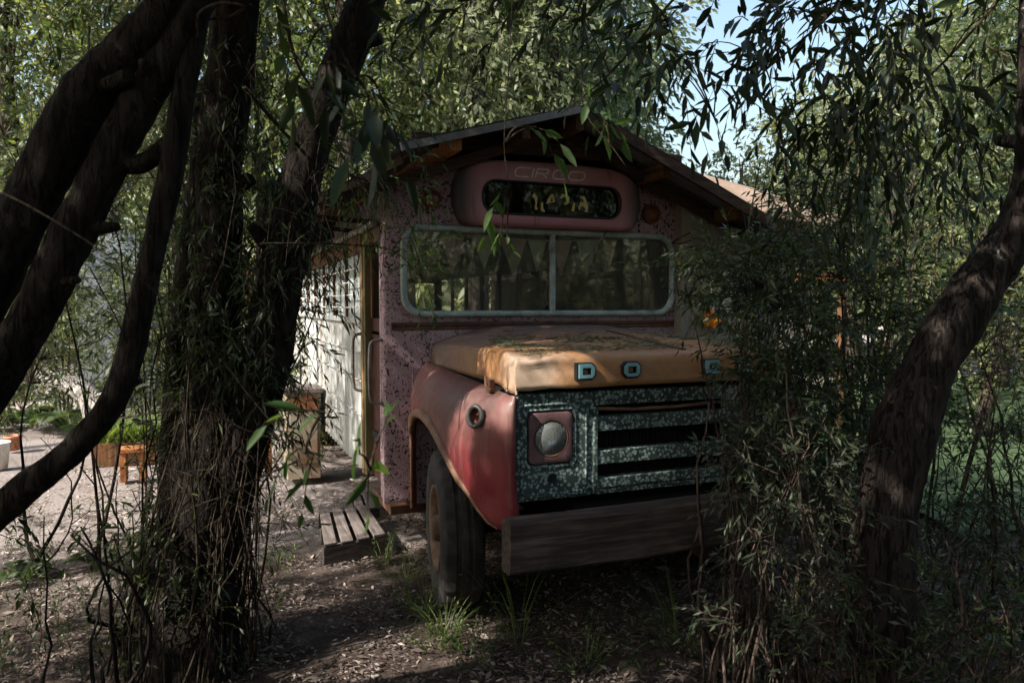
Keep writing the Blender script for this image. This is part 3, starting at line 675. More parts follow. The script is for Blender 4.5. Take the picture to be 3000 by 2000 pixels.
# hood
HC, HW, YF = .085, .93, -1.575
def hood_top(x, y):
    s = (x-HC)/HW; k = -y/1.57
    return 1.625-.095*k+.03*(1-s*s)*(1-.7*k)
def hood_grid():
    cols = []
    for t in np.linspace(-1, 1, 33): cols.append((t*.955, 0.))
    lft = [(-.955-.035*math.sin(a)-.0, .05*(1-math.cos(a))) for a in np.linspace(.25, math.pi/2, 5)]
    sidez = [(-.992, .05+q) for q in (.03, .07, .11, .15, .19)]
    cols = [(-p[0], p[1]) for p in (lft+sidez)][::-1]+[] if False else (lft+sidez)[::-1]+cols+[(-p[0], p[1]) for p in (lft+sidez)]
    rows = [(y, 0.) for y in np.linspace(0, -1.50, 34)]+[(-1.50-.06*math.sin(a), .055*(1-math.cos(a))) for a in np.linspace(.3, math.pi/2, 5)]+[(-1.563-.012*q, .055+.115*q) for q in (.25, .5, .75, 1.)]
    G = []
    for y, fd in rows:
        k = min(1, -y/1.5); W = HW*(1-.02*k) if y > -1.5 else HW*.98; line = []
        for sx, sd in cols:
            D = (1.555-1.41)*(1-k)+.19*k
            sdd = sd/.24*D*1.0 if sd > .05 else sd
            drop = min((sdd**4+fd**4)**.25, max(D, .17))
            x = HC+W*sx; rear = .10*abs(sx)**3*(1-k)*0
            yy_ = y+.05*abs(sx)**7*(1 if y < -1.45 else 0)
            z = hood_top(x, y)-drop-rear
            # round shoulders near the cowl
            if k < .8: z -= .105*(max(0, abs(sx)-.40)/.60)**1.7*(1-k/.8)
            # dented corner
            dd = math.hypot((x+.66)/.13, (y+1.53)/.10); yy_ += .05*math.exp(-dd*dd)*min(1, fd/.05); z -= .03*math.exp(-(math.hypot((x+.70)/.10, (y+1.46)/.10))**2)
            z += .014*noise.noise(Vector((x*6, y*6, 1)))*math.exp(-(math.hypot(x+.65, y+1.45)/.3)**2)
            line.append((x, yy_, z))
        G.append(line)
    return G
HG = hood_grid()
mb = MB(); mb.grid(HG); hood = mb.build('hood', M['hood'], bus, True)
sd = hood.modifiers.new('t', 'SOLIDIFY'); sd.thickness = .012; sd.offset = -1
mb = MB(); mb.bar((.30, -.5, hood_top(.30, -.5)+.003), (.22, -1.5, hood_top(.22, -1.5)+.004), .03, .008); mb.build('rust_seam', M['rust'], hood)
# hood latch
p = np.array((-.872, -1.30, 1.365)); mb = MB(); mb.box(p[0]-.02, p[0]+.01, p[1]-.03, p[1]+.03, p[2]-.035, p[2]+.035); mb.tube([p+(-.02, -.05, -.02), p+(-.03, 0, 0), p+(-.02, .03, .05)], .01, 6)
mb.build('hood_latch', M['rust'], bus, bevel=.004)
# maker's letters D O (third one lost) G E
def letter(ch, cx, cz, w_=.105, h=.082, y=YF-.002):
    sh = .06
    def P(pts, k, dx=0): return [(cx+((p[0]-.5)*w_*k), cz+(p[1]-.5)*h*k) for p in pts]
    chm = [(0, .0), (.8, 0), (1, .25), (1, .75), (.8, 1), (0, 1)]
    och = [(.2, 0), (.8, 0), (1, .25), (1, .75), (.8, 1), (.2, 1), (0, .75), (0, .25)]
    hol = [(.27, .29), (.73, .29), (.73, .71), (.27, .71)]
    mb = MB()
    if ch in 'DO':
        o_ = chm if ch == 'D' else och
        mb.cur = 1; mb.plate(P(o_, 1.10), y-.012, y+.02, P(hol, .8), .004)
        mb.cur = 0; mb.plate(P(o_, .92), y-.018, y-.0125, P(hol, 1.08), .003)
    else:
        if ch == 'G': parts = [[(0, .0), (.28, 0), (.28, 1), (0, 1)], [(.28, 0), (1, 0), (1, .24), (.28, .24)], [(.28, .76), (1, .76), (1, 1), (.28, 1)], [(.74, .24), (1, .24), (1, .56), (.74, .56)], [(.5, .36), (.74, .36), (.74, .56), (.5, .56)]]
        else: parts = [[(0, .0), (.28, 0), (.28, 1), (0, 1)], [(.28, 0), (1, 0), (1, .24), (.28, .24)], [(.28, .76), (1, .76), (1, 1), (.28, 1)], [(.28, .39), (.85, .39), (.85, .61), (.28, .61)]]
        mb.cur = 1
        for q in parts: mb.plate([(x, z) for x, z in P(q, 1.06)], y-.012, y+.02)
        mb.cur = 0
        for q in parts: mb.plate([(x, z) for x, z in P(q, .93)], y-.018, y-.0125)
    mb.build('emblem_letter', [M['letter'], M['black']], hood)
for ch, x in (('D', -.445), ('O', -.17), ('G', .35), ('E', .585)): letter(ch, x, 1.452)

# fenders
FS = [(-.945, .0), (-.975, -.04), (-1.00, -.07), (-1.005, -.076), (-1.015, -.12), (-1.03, -.2), (-1.04, -.3), (-1.05, -.4), (-1.055, -.5), (-1.06, -.6), (-1.06, -.7), (-1.06, -.8), (-1.058, -.9), (-1.052, -1.0),
      (-1.045, -1.1), (-1.03, -1.2), (-1.015, -1.28), (-.995, -1.36), (-.97, -1.43), (-.94, -1.485), (-.905, -1.53), (-.87, -1.555), (-.845, -1.56), (-.828, -1.545), (-.822, -1.50)]
AY = [0, -.07, -.076, -.12, -.2, -.3, -.4, -.5, -.6, -.7, -.8, -.9, -1.0, -1.1, -1.2, -1.28, -1.36, -1.43, -1.485, -1.53, -1.6]
AZ = [.40, .40, .93, .995, 1.045, 1.085, 1.105, 1.115, 1.117, 1.105, 1.075, 1.03, .975, .915, .845, .785, .72, .665, .640, .632, .64]
def zarch(y): return float(np.interp(-y, [-q for q in AY], AZ))
def fender(sgn):
    X = lambda x: x if sgn < 0 else 2*HC-x
    G = []; edge = []
    for xo, y in FS:
        k = min(1., -y/1.5); zs = 1.408-.075*k; xs_ = -.862+.022*k; zb_ = zarch(y) if y < -.075 or y > -.0755 else zarch(y)
        if xo > -.83: zb_ = .72
        elif xo > -.86: zb_ = .66
        xs_ = max(xs_, xo+0) if xo > xs_ else xs_
        line = []
        for t in np.linspace(0, 1, 16):
            z = zs+(zb_-zs)*t; q = min(1, (zs-z)/.30); b = math.sqrt(max(0, 1-(1-q)**2))
            x = xs_+(xo-xs_)*b
            if q >= 1: x += .035*((.9-z)/.3 if z < .9 else 0)*(1 if y < -1.2 else 0)
            x += .007*noise.noise(Vector((y*5, z*5, 3)))*min(1, t*4)
            line.append((X(x), y, z))
        G.append(line); edge.append(line[-1])
    mb = MB(); mb.grid(G); f = mb.build('fender', M['fender'], bus, True)
    s_ = f.modifiers.new('t', 'SOLIDIFY'); s_.thickness = .02; s_.offset = -1 if sgn < 0 else 1
    mb = MB(); e = [(p[0]-.006*sgn*-1*-1, p[1], p[2]) for p in edge[3:20]]; mb.tube(e, [.020, .024, .028, .032]+[.034]*4+[.030]*3+[.026, .022]+[.016, .013, .01, .008], 8, True, .1, 2); mb.build('arch_lip', M['lip'], f, True)
    mb = MB(); e = edge[:4]; mb.tube(e, .012, 6); mb.build('arch_edge', M['lip'], f, True)
    # round turn lamp on the shoulder, its glass broken
    c = (X(-.985), -1.375, 1.215); mb = MB(); d = unit(np.array((sgn*.78, -.60, .16)))
    q = unit(np.cross(d, (0, 0, 1))); r_ = np.cross(q, d); c = np.array(c)
    mb.tube([c+(q*math.cos(a)*.8+r_*math.sin(a))*.052+d*.012 for a in np.linspace(0, 2*math.pi, 28)], .013, 8, False); lam = mb.build('turn_lamp', M['steel'], f, True)
    mb = MB(); ring = [[c+(q*math.cos(a)*.8+r_*math.sin(a))*rr*.052+d*dd for a in np.linspace(0, 2*math.pi, 24)] for rr, dd in ((.95, .012), (.8, -.008), (.45, -.02), (.0, .01))]; mb.grid(ring); mb.build('lamp_socket', M['amber'], lam, True)
    mb = MB(); mb.box(min(X(-.80), X(-.78)), max(X(-.80), X(-.78)), -1.45, -.02, .55, 1.40); mb.build('wheel_well', M['dark'], f)
    mb = MB(); mb.box(min(X(-.985), X(-.80)), max(X(-.985), X(-.80)), -.055, -.03, .42, 1.36); mb.build('mud_apron', M['fleck'], f)
fender(-1); fender(1)

# front wheels
def wheel(c, steer, sgn):
    root = MB(); n = 96
    def tr(r, d): return lambda k: r-(d if (k//2) % 2 else 0)
    rr = .475
    prof = [(-.10*1, .265), (-.118, .30), (-.125, .36), (-.120, .42), (-.108, tr(rr-.018, .012)), (-.098, tr(rr-.004, .020)), (-.05, tr(rr, .006)), (-.045, rr-.012), (-.02, rr-.012), (-.018, rr), (.018, rr), (.02, rr-.012), (.045, rr-.012), (.05, tr(rr, .006)), (.098, tr(rr-.004, .020)), (.108, tr(rr-.018, .012)), (.120, .42), (.125, .36), (.118, .30), (.10, .265)]
    root.lathe(prof, (0, 0, 0), 'x', n)
    tyre = root.build('front_wheel', M['tyre'], bus, True, world=False); tyre.location = (c[0]-BX, c[1], c[2]); tyre.rotation_euler = (0, 0, steer)
    tyre.modifiers.new('e', 'EDGE_SPLIT').split_angle = R(40)
    s = sgn
    mb = MB(); mb.lathe([(s*.10, .268), (s*.118, .262), (s*.112, .245), (s*.07, .225), (s*.02, .205), (s*.015, .16), (s*.03, .13), (s*.05, .12), (s*.06, .09), (s*.12, .075), (s*.135, .055), (s*.14, .0001)], (0, 0, 0), 'x', 48)
    for k in range(6):
        a = k*math.pi/3; mb.tube([(s*.02, .175*math.cos(a), .175*math.sin(a)), (s*.05, .175*math.cos(a), .175*math.sin(a))], .018, 6)
    for k in range(5):
        a = k*2*math.pi/5+.3; mb.bar((s*.045, .10*math.cos(a), .10*math.sin(a)), (s*.05, .23*math.cos(a), .23*math.sin(a)), .075, .03, (1, 0, 0))
    mb.build('wheel_rim', M['rim'], tyre, True, world=False)
wheel((-.90, -.70, .43), R(-9), -1)
wheel((1.05, -.70, .43), R(-9), 1)
for x in (-.98, 1.10):
    mb = MB(); mb.lathe([(-.1, .26), (-.12, .36), (-.11, .46), (0, .48), (.11, .46), (.12, .36), (.1, .26), (.02, .1), (.02, .0001)], (x, 5.0, .44), 'x', 40); mb.build('rear_wheel', M['tyre'], bus, True)
mb = MB(); mb.box(-.45, .62, -1.45, 6.5, .52, .70); mb.tube([(-.85, -.70, .43), (1.0, -.70, .43)], .06, 10); mb.build('chassis', M['dark'], bus)

# grille
GY = -1.50
gr0, gr1 = -.815, 2*HC+.815
mb = MB()
for mir in (0, 1):
    x0, x1 = (gr0, -.35) if not mir else (2*HC+.35, gr1)
    hx0, hx1 = (-.745, -.478) if not mir else (2*HC+.478, 2*HC+.745)
    mb.plate(rrect(x0, x1, .765, 1.335, .035, 4), GY, GY+.06, rrect(hx0, hx1, .955, 1.238, .03, 4), .012)
xi0, xi1 = -.348, 2*HC+.348
for z0, z1, yy0 in ((1.255, 1.335, GY+.004), (1.113, 1.193, GY-.004), (.930, 1.008, GY-.004), (.80, .856, GY-.002), (.765, .794, GY+.006)):
    m2 = MB(); mb.box(xi0, xi1, yy0, GY+.07, z0, z1)
for x in (xi0-.012, xi1-.018): mb.box(x, x+.03, GY-.010, GY+.02, .775, 1.25)
grille = mb.build('grille', M['mottle'], bus, bevel=.012)
for mir in (0, 1):
    mb = MB(); xx = [-.78, -.40] if not mir else [2*HC+.40, 2*HC+.78]
    lp = [(p[0], GY-.001, p[1]) for p in rrect(xx[0], xx[1], .80, 1.275, .03, 4)]; mb.tube(lp+[lp[0]], .0075, 6, False)
    mb.box(gr0 if not mir else 2*HC+.35, -.35 if not mir else gr1, GY-.006, GY+.01, .783, .795)
    lp = [(p[0], GY-.0, p[1]) for p in rrect(xx[0]+.025, xx[1]-.065, .945, 1.248, .03, 4)]; mb.tube(lp+[lp[0]], .006, 6, False)
    mb.build('grille_bead', M['mottle'], grille, True)
mb = MB(); mb.box(-.80, 2*HC+.80, GY+.10, GY+.14, .74, 1.36)
for x in np.arange(-.34, .52, .022): mb.box(x, x+.006, GY+.08, GY+.10, .72, 1.28)
mb.build('radiator', M['dark'], bus)
mb = MB(); mb.tube([(-.33, GY+.03, 1.235), (-.1, GY+.02, 1.222), (.2, GY+.02, 1.222), (.5, GY+.03, 1.235)], .010, 8); mb.build('grille_rod', M['lip'], grille, True)
for cx in (-.612, 2*HC+.612):
    cz = 1.098
    mb = MB(); mb.plate(rrect(cx-.128, cx+.128, cz-.136, cz+.136, .03, 5), GY-.012, GY+.05, [(cx+.103*math.cos(t), cz+.103*math.sin(t)) for t in np.linspace(0, 2*math.pi, 40, endpoint=False)], .012)
    hl = mb.build('headlight', M['bezel'], bus, True); hl.modifiers.new('e', 'EDGE_SPLIT').split_angle = R(40)
    mb = MB(); mb.tube([(cx+.098*math.cos(t), GY-.006, cz+.098*math.sin(t)) for t in np.linspace(0, 2*math.pi, 40)], .007, 6, False); mb.build('lamp_ring', M['rust'], hl, True)
    mb = MB(); mb.lathe([(-.0, .094), (-.012, .08), (-.02, .05), (-.023, .02), (-.0235, .0001)], (cx, GY, cz), 'y', 40); mb.build('lamp_glass', M['lens'], hl, True)
    mb = MB(); mb.lathe([(.002, .096), (.03, .075), (.05, .04), (.055, .0001)], (cx, GY, cz), 'y', 40)
    mb.build('reflector', M['refl'], hl, True)
    mb = MB()
    for k in range(-4, 5): mb.box(cx+k*.019-.002, cx+k*.019+.002, GY-.010, GY-.004, cz-.07, cz+.07)
    mb.build('lens_flutes', M['lens'], hl)
    mb = MB(); mb.lathe([(-.003, .026), (-.008, .022), (-.002, .018), (.0, .017)], (cx+.01, GY, .882), 'y', 20); mb.lathe([(-.0035, .018), (-.0035, .0001)], (cx+.01, GY, .882), 'y', 20); mb.build('lamp_hole', M['black'], grille, True)
# timber bumper
bL = on(1492, 1524, 1, -1.80); 
mb = MB(); xs = np.linspace(-.95, 1.12, 60); ring = [(-1.755, .485), (-1.77, .50), (-1.775, .62), (-1.77, .735), (-1.755, .755), (-1.675, .755), (-1.66, .74), (-1.66, .50), (-1.675, .485)]
rows = []
for x in xs:
    rows.append([(x, y+.016*noise.noise(Vector((x*2.5, z*14, 0)))+.006*noise.noise(Vector((x*9, z*40, 0))), z+.012*noise.noise(Vector((x*2.1, y*9, 5)))) for y, z in ring])
n = len(ring); G = [r_+[r_[0]] for r_ in rows]; mb.grid(G); mb.add(rows[0], [tuple(range(n))]); mb.add(rows[-1], [tuple(range(n-1, -1, -1))])
bump = mb.build('bumper_beam', M['timber'], bus)
mb = MB(); 
for x in (-.42, .6): mb.box(x-.05, x+.05, -1.645, -1.40, .55, .67)
mb.build('bumper_bracket', M['rust'], bump)

# things in the bus
bt = thing('bunting', 'string of pink and pale green pennants hanging behind the windscreen', 'bunting', (BX, .2, 2.3))
sp = [(x, .055, 2.33-.05*math.sin((x+1.03)/2.15*math.pi)**2) for x in np.linspace(-1.05, 1.12, 24)]
mb = MB(); mb.tube(sp, .004, 5); mb.build('cord', M['off'], bt)
for i, (x, wd, ht) in enumerate([(-.93, .14, .20), (-.66, .20, .30), (-.42, .20, .25), (-.19, .22, .30), (.00, .16, .24), (.20, .17, .27), (.42, .19, .29), (.62, .12, .26), (.86, .13, .20)]):
    zt_ = 2.33-.05*math.sin((x+1.03)/2.15*math.pi)**2
    G = [[(x+wd/2*(2*u-1)*(1-v), .055+.010*math.sin(u*5+v*3+i), zt_-ht*v) for u in np.linspace(0, 1, 6)] for v in np.linspace(0, .98, 7)]
    mb = MB(); mb.grid(G); o = mb.build('pennant', M['cloth_p'] if i % 2 else M['cloth_g'], bt, True)
ct = thing('wooden_crate', 'orange brown wooden box standing on the dashboard inside the windscreen', 'crate', (.5, .2, 1.66))
mb = MB(); mb.box(.40, .62, .16, .30, 1.662, 1.82); mb.build('crate_body', M['orange_wood'], ct, bevel=.004)
mb = MB(); mb.box(.385, .635, .150, .31, 1.823, 1.845); mb.build('crate_rim', M['wood_x'], ct, bevel=.003)
jar = thing('tin_can', 'pale blue tin at the left end of the dashboard inside the windscreen', 'tin', (-.95, .18, 1.66))
for k, x in enumerate((-.97, -.87)):
    mb = MB(); mb.lathe([(0, .0001), (0, .045), (.10, .045), (.105, .041), (.10, .038), (.02, .038)], (x, .18, 1.662), 'z', 20); mb.build('tin_body', M['stone'], jar, True)

# fallen leaves on the hood
def hood_litter():
    rng = np.random.default_rng(12); qb = QB(); n = 15000
    x = rng.uniform(-.72, .92, n); y = -.35-1.12*rng.beta(2.6, 1.6, n)
    keepm = rng.random(n) < np.clip(.22+1.5*np.array([noise.noise(Vector((a*3.2, b*3.2, 4))) for a, b in zip(x, y)])+.4*(y < -.8), .03, 1)
    x, y = x[keepm], y[keepm]; n = len(x)
    z = np.array([hood_top(a, b) for a, b in zip(x, y)])-.004+rng.random(n)*.008
    ang = rng.normal(.15, .9, n)+math.pi*(rng.random(n) < .5)
    leaves(qb, np.stack([x, y, z], 1), np.stack([np.cos(ang), np.sin(ang), rng.normal(.02, .12, n)], 1), np.array((0, 0, 1.))+rng.normal(0, .3, (n, 3)), rng.uniform(.02, .06, n), rng.uniform(.003, .009, n), rng, 1, .05)
    A = np.stack([np.stack([rng.uniform(-.6, .8, 14), rng.uniform(-1.3, -.5, 14)], 1)]*3, 1)+np.cumsum(rng.normal(0, .07, (14, 3, 2)), 1)
    A = np.concatenate([A, np.vectorize(hood_top)(A[..., 0], A[..., 1])[..., None]+.004], 2); twigs(qb, A, np.full(14, .003), np.full(14, .0015))
    tag(qb.build('fallen_leaves', [M['litter_h'], M['twig']]), kind='stuff')
hood_litter()

# ------------------------------------------------------------------ shed roof over the bus
sh = thing('shed_roof', 'dark gabled corrugated shed roof on timbers built over the pink bus', 'shed roof', (BX, 3, 0))
APX, APZ = .10, 3.15
def slope(a, b, y0, y1, name, mat, amp=.009, pitch=.076, thick=True):
    ys_ = np.arange(y0, y1, pitch/6); t = np.linspace(0, 1, 9)
    mb = MB(); mb.grid([[(a[0]+(b[0]-a[0])*k, y, a[1]+(b[1]-a[1])*k+amp*math.sin(2*math.pi*y/pitch)+.006*noise.noise(Vector((y, k*3, a[0])))) for k in t] for y in ys_])
    return mb.build(name, mat, sh, True)
slope((APX, APZ), (-1.16, 2.80), -.50, 6.9, 'roof_sheet', M['corr'])
slope((-1.06, 2.77), (-1.66, 2.47), -.28, 6.9, 'lower_roof_sheet', M['corr_u'])
slope((APX, APZ), (2.30, 2.21), -.50, 6.9, 'roof_sheet', M['corr'])
mb = MB(); mb.bar((APX-.02, -.485, APZ-.03), (-1.16, -.485, 2.77), .03, .045); mb.build('barge_board', M['corr'], sh)
mb = MB(); mb.bar((APX+.02, -.485, APZ-.05), (2.30, -.485, 2.165), .03, .07); mb.build('barge_board', M['wood_x'], sh)
mb = MB(); mb.bar((-1.10, -.265, 2.735), (-1.66, -.265, 2.44), .03, .04); mb.build('barge_board', M['corr_u'], sh)
for x, z in ((-.78, 2.845), (.10, 3.05), (-.30, 2.96), (.80, 2.77), (1.45, 2.50)):
    mb = MB(); mb.box(x-.03, x+.03, -.44, 6.8, z-.055, z+.045); mb.build('purlin', M['orange_wood'] if x == -.78 else M['wood_y'], sh, bevel=.003)
for y in (-.10, 2.3, 4.6, 6.7):
    zb_ = 2.90 if y < 0 else 2.90
    mb = MB(); mb.box(-1.0, 1.15, y-.025, y+.025, zb_-.03, zb_+.06); mb.build('tie_beam', M['wood_x'], sh, bevel=.003)
    mb = MB(); mb.box(.15, .26, y-.03, y+.03, zb_+.06, 3.06); mb.build('king_post', M['wood_z'], sh, bevel=.003)
for y in (-.16, 2.3, 4.6):
    mb = MB(); mb.bar((.05, y, 3.03), (-1.62, y, 2.43), .045, .07); mb.build('rafter', M['wood_x'], sh)
    mb = MB(); mb.bar((.15, y, 3.03), (2.2, y, 2.15), .045, .07); mb.build('rafter', M['wood_x'], sh)
for y in (.45, 1.2):
    mb = MB(); mb.bar((-1.05, y, 2.40), (-1.85, y, 2.43+.03*y), .03, .035); mb.build('eave_strut', M['wood_x'], sh)
for y in (3.2, 6.6):
    mb = MB(); mb.box(-1.76, -1.69, y-.035, y+.035, -.02, 2.40); mb.build('roof_post', M['wood_z'], sh)
# grey rendered wall beside the bus
wl = thing('rendered_wall', 'stained grey rendered wall under the right slope of the shed roof', 'wall', (1.8, 0, 0))
mb = MB(); WY0, WY1 = -.10, .04
win = (1.48, 1.84, 1.76, 2.03)
def wtop(x): return 2.98-.428*(x-.6)+.0
mb.plate([(1.172, -.02), (win[0], -.02), (win[0], wtop(win[0])-.12), (1.172, wtop(1.172)-.12)], WY0, WY1)
mb.plate([(win[1], -.02), (2.16, -.02), (2.16, wtop(2.16)-.12), (win[1], wtop(win[1])-.12)], WY0, WY1)
mb.plate([(win[0], -.02), (win[1], -.02), (win[1], win[2]), (win[0], win[2])], WY0, WY1)
mb.plate([(win[0], win[3]), (win[1], win[3]), (win[1], wtop(win[1])-.12), (win[0], wtop(win[0])-.12)], WY0, WY1)
mb.box(2.10, 2.16, WY1, 6.5, -.02, 2.2)
mb.build('wall_face', M['plaster'], wl)
mb = MB()
for q in ((win[0]-.03, win[1]+.03, win[3]+.002, win[3]+.03), (win[0]-.03, win[1]+.03, win[2]-.03, win[2]-.002)): mb.box(q[0], q[1], WY0-.012, WY0-.002, q[2], q[3])
for q in (win[0]-.03, win[1]+.002): mb.box(q, q+.028, WY0-.011, WY0-.002, win[2], win[3])
wf = mb.build('window_frame', M['white'], wl)
xs = np.linspace(win[0]+.003, win[1]-.003, 30); mb = MB(); mb.grid([[(x, WY0+.05+.012*math.sin(x*70), z) for z in np.linspace(win[2]+.003, win[3]-.003, 4)] for x in xs]); mb.build('window_curtain', M['white'], wf, True)
# orange paper flower on the wall
fl = thing('orange_flower', 'ragged bright orange flower ornament fixed to the grey wall', 'ornament', (1.43, -.12, 1.68))
rng = np.random.default_rng(4); qb = QB()
a = rng.uniform(0, 2*math.pi, 46); dv = np.stack([np.cos(a), -.25-.3*rng.random(46), np.sin(a)*.75+.1], 1)
leaves(qb, np.tile((1.43, -.115, 1.685), (46, 1))+rng.normal(0, .012, (46, 3))*np.array((1, .2, 1)), dv, np.tile((0, -1., .2), (46, 1)), rng.uniform(.06, .115, 46), rng.uniform(.022, .035, 46), rng, 2)
qb.build('petals', [M['orange']], fl)
# outbuilding behind
ob = thing('outbuilding', 'low building with a sunlit tan roof behind the shed', 'building', (5, 4, 0))
r0, r1, r2, r3 = np.array((2.9, 3.0, 3.60)), np.array((5.1, 3.6, 3.44)), np.array((5.0, 1.9, 2.86)), np.array((2.7, 2.2, 2.95))
mb = MB(); mb.add([r0, r1, r2, r3]+[q-np.array((0, 0, .08)) for q in (r0, r1, r2, r3)], [(0, 1, 2, 3), (7, 6, 5, 4), (0, 4, 5, 1), (1, 5, 6, 2), (2, 6, 7, 3), (3, 7, 4, 0)]); mb.build('tan_roof', M['tan'], ob)
mb = MB(); mb.box(3.0, 4.9, 2.4, 3.4, -.02, 2.88); mb.build('building_wall', M['plaster'], ob)
mb = MB(); mb.box(4.5, 5.3, 2.2, 2.28, 2.10, 2.22); mb.build('porch_beam', M['orange_wood'], ob)
mb = MB(); mb.box(5.22, 5.3, 2.2, 2.28, -.02, 2.098); mb.build('porch_post', M['wood_z'], ob)

# ------------------------------------------------------------------ pallets, cupboard, garden bits
def pallet(name, label, FL, FR, BR, BL, h, ns):
    FL, FR, BR, BL = [np.array(p) for p in (FL, FR, BR, BL)]
    t = thing(name, label, 'pallet', tuple((FL+FR+BR+BL)/4*np.array((1, 1, 0))), 'wooden pallets by the bus door')
    for k in range(ns):
        a, b = (k+.06)/ns, (k+.80)/ns
        q = [FL+(FR-FL)*a, FL+(FR-FL)*b, BL+(BR-BL)*b, BL+(BR-BL)*a]; dn = np.array((0, 0, .02))
        zj = np.array((0, 0, .004*math.sin(k*5)))
        mb = MB(); mb.add([p_+zj for p_ in q]+[p_-dn for p_ in q], [(0, 1, 2, 3), (7, 6, 5, 4), (0, 4, 5, 1), (1, 5, 6, 2), (2, 6, 7, 3), (3, 7, 4, 0)]); mb.build('slat', M['pallet'], t, bevel=.004)
    for f in (.02, .5, .96):
        a = FL+(BL-FL)*f; b = FR+(BR-FR)*f; z = np.array((0, 0, h/2+.012)); mb = MB(); mb.bar(a-z, b-z, .035, h-.03); mb.build('bearer', M['pallet_d'], t)
pz = .15
pallet('pallet', 'grey slatted pallet lying nearest the front wheel as a step', on(947, 1594, 2, pz), on(1138, 1560, 2, pz), on(1080, 1478, 2, pz), on(933, 1490, 2, pz), pz, 4)
pallet('pallet', 'smaller grey pallet lying directly below the bus door', on(1040, 1492, 2, .10), on(1110, 1482, 2, .10), on(1085, 1436, 2, .10), on(1030, 1440, 2, .10), .10, 2)
cb = thing('cupboard', 'rusty old cupboard with a pale plank top beside the side panel', 'cupboard', (-1.5, 3.0, 0))
cy = 2.75; xa = on(840, 1200, 1, cy)[0]; xb = min(on(968, 1200, 1, cy)[0], -1.24); zt_ = on(850, 1140, 1, cy)[2]
mb = MB(); mb.box(xa, xb, cy, cy+.42, .02, zt_-.05); cbo = mb.build('cupboard_body', m_worn('cupboard_paint', (.32, .27, .20), (.28, .12, .06), (.38, .34, .25), 3.5, .7), cb, bevel=.006)
mb = MB(); mb.box(xa-.04, xb+.03, cy-.04, cy+.46, zt_-.045, zt_); mb.build('plank_top', M['pallet'], cb, bevel=.004)
mb = MB(); mb.box(xa+.03, xb-.03, cy-.016, cy-.002, .18, zt_-.24); mb.build('cupboard_door', bpy.data.materials['cupboard_paint'], cb, bevel=.004)
mb = MB(); mb.box(xa+.03, xb-.03, cy-.012, cy-.002, zt_-.22, zt_-.08); mb.build('drawer_front', M['terra'], cb, bevel=.004)

p = on(120*DS+240, 1405, 2, 0)
st = thing('wooden_stool', 'small orange wooden block stool on the sunlit garden ground', 'stool', tuple(p))
mb = MB(); mb.box(p[0]-.13, p[0]+.13, p[1]-.12, p[1]+.12, .30, .34); mb.build('stool_top', M['orange_wood'], st, bevel=.005)
for k in (-1, 1):
    mb = MB(); mb.box(p[0]+k*.09-.03, p[0]+k*.09+.03, p[1]-.1, p[1]+.1, 0, .298); mb.build('stool_side', M['orange_wood'], st, bevel=.005)
p = on(-12, 1372, 2, 0)
pt = thing('white_bucket', 'white bucket standing at the left edge behind the leaning trunks', 'bucket', tuple(p))
mb = MB(); mb.lathe([(0, .0001), (0, .11), (.28, .145), (.29, .15), (.29, .14), (.05, .10)], (p[0], p[1], p[2]), 'z', 28); mb.build('bucket_body', M['white'], pt, True)
mb = MB(); mb.tube([(p[0]+.148*math.cos(a), p[1], p[2]+.27-.13*math.sin(a)) for a in np.linspace(0, math.pi, 14)], .004, 6); mb.build('bucket_handle', M['steel'], pt, True)
p2 = on(40, 1318, 2, 0)
pot = thing('terracotta_pot', 'terracotta flower pot behind the white bucket', 'flower pot', tuple(p2))
mb = MB(); mb.lathe([(q[0]*.62, q[1]*.62) for q in [(0, .0001), (0, .10), (.24, .14), (.24, .16), (.30, .16), (.30, .14), (.22, .12)]], tuple(p2), 'z', 28); mb.build('pot_body', M['terra'], pot, True)
p3 = on(400, 1345, 2, 0)
pl = thing('planter_box', 'low brown planter box filled with bright green strap leaves', 'planter', tuple(p3))
mb = MB()
for q in ((-.42, .42, -.22, -.19), (-.42, .42, .19, .22), (-.42, -.39, -.19, .19), (.39, .42, -.19, .19)): mb.box(p3[0]+q[0], p3[0]+q[1], p3[1]+q[2], p3[1]+q[3], -.02, .24)
mb.build('planter_sides', M['wood_z'], pl)
mb = MB(); mb.box(p3[0]-.388, p3[0]+.388, p3[1]-.188, p3[1]+.188, 0, .2); mb.build('planter_soil', M['ground'], pl)
rng = np.random.default_rng(5); qb = QB(); n = 260
C = np.stack([rng.uniform(-.36, .36, n)+p3[0], rng.uniform(-.16, .16, n)+p3[1], np.full(n, .2)], 1); a = rng.uniform(0, 6.28, n)
D = np.stack([np.cos(a)*.5, np.sin(a)*.5, np.ones(n)], 1); leaves(qb, C, D, np.stack([-np.cos(a), -np.sin(a), np.full(n, .6)], 1), rng.uniform(.25, .55, n), rng.uniform(.016, .028, n), rng, 3, .35)
qb.build('plant', [M['lf_grass']], pl)
lg = thing('dead_log', 'bleached dead tree stump with broken limbs in the garden', 'log', tuple(at(210, 960, 9)*np.array((1, 1, 0))))
mb = MB(); B0 = at(150, 905, 9.0); B1 = at(232, 925, 8.8)
mb.tube([at(120, 868, 9.2), at(170, 885, 9.1), at(215, 915, 9.0), at(235, 960, 8.9)], [.10, .12, .12, .08], 10, True, .25, 3, 3)
mb.tube([at(180, 890, 9.0), at(195, 930, 8.9), at(205, 985, 8.8)], [.07, .06, .05], 8, True, .25, 4, 3)
mb.tube([at(215, 915, 9.0), at(250, 905, 9), at(300, 912, 9)], [.08, .06, .03], 8, True, .25, 6, 3)
mb.build('log_wood', M['log'], lg, True)
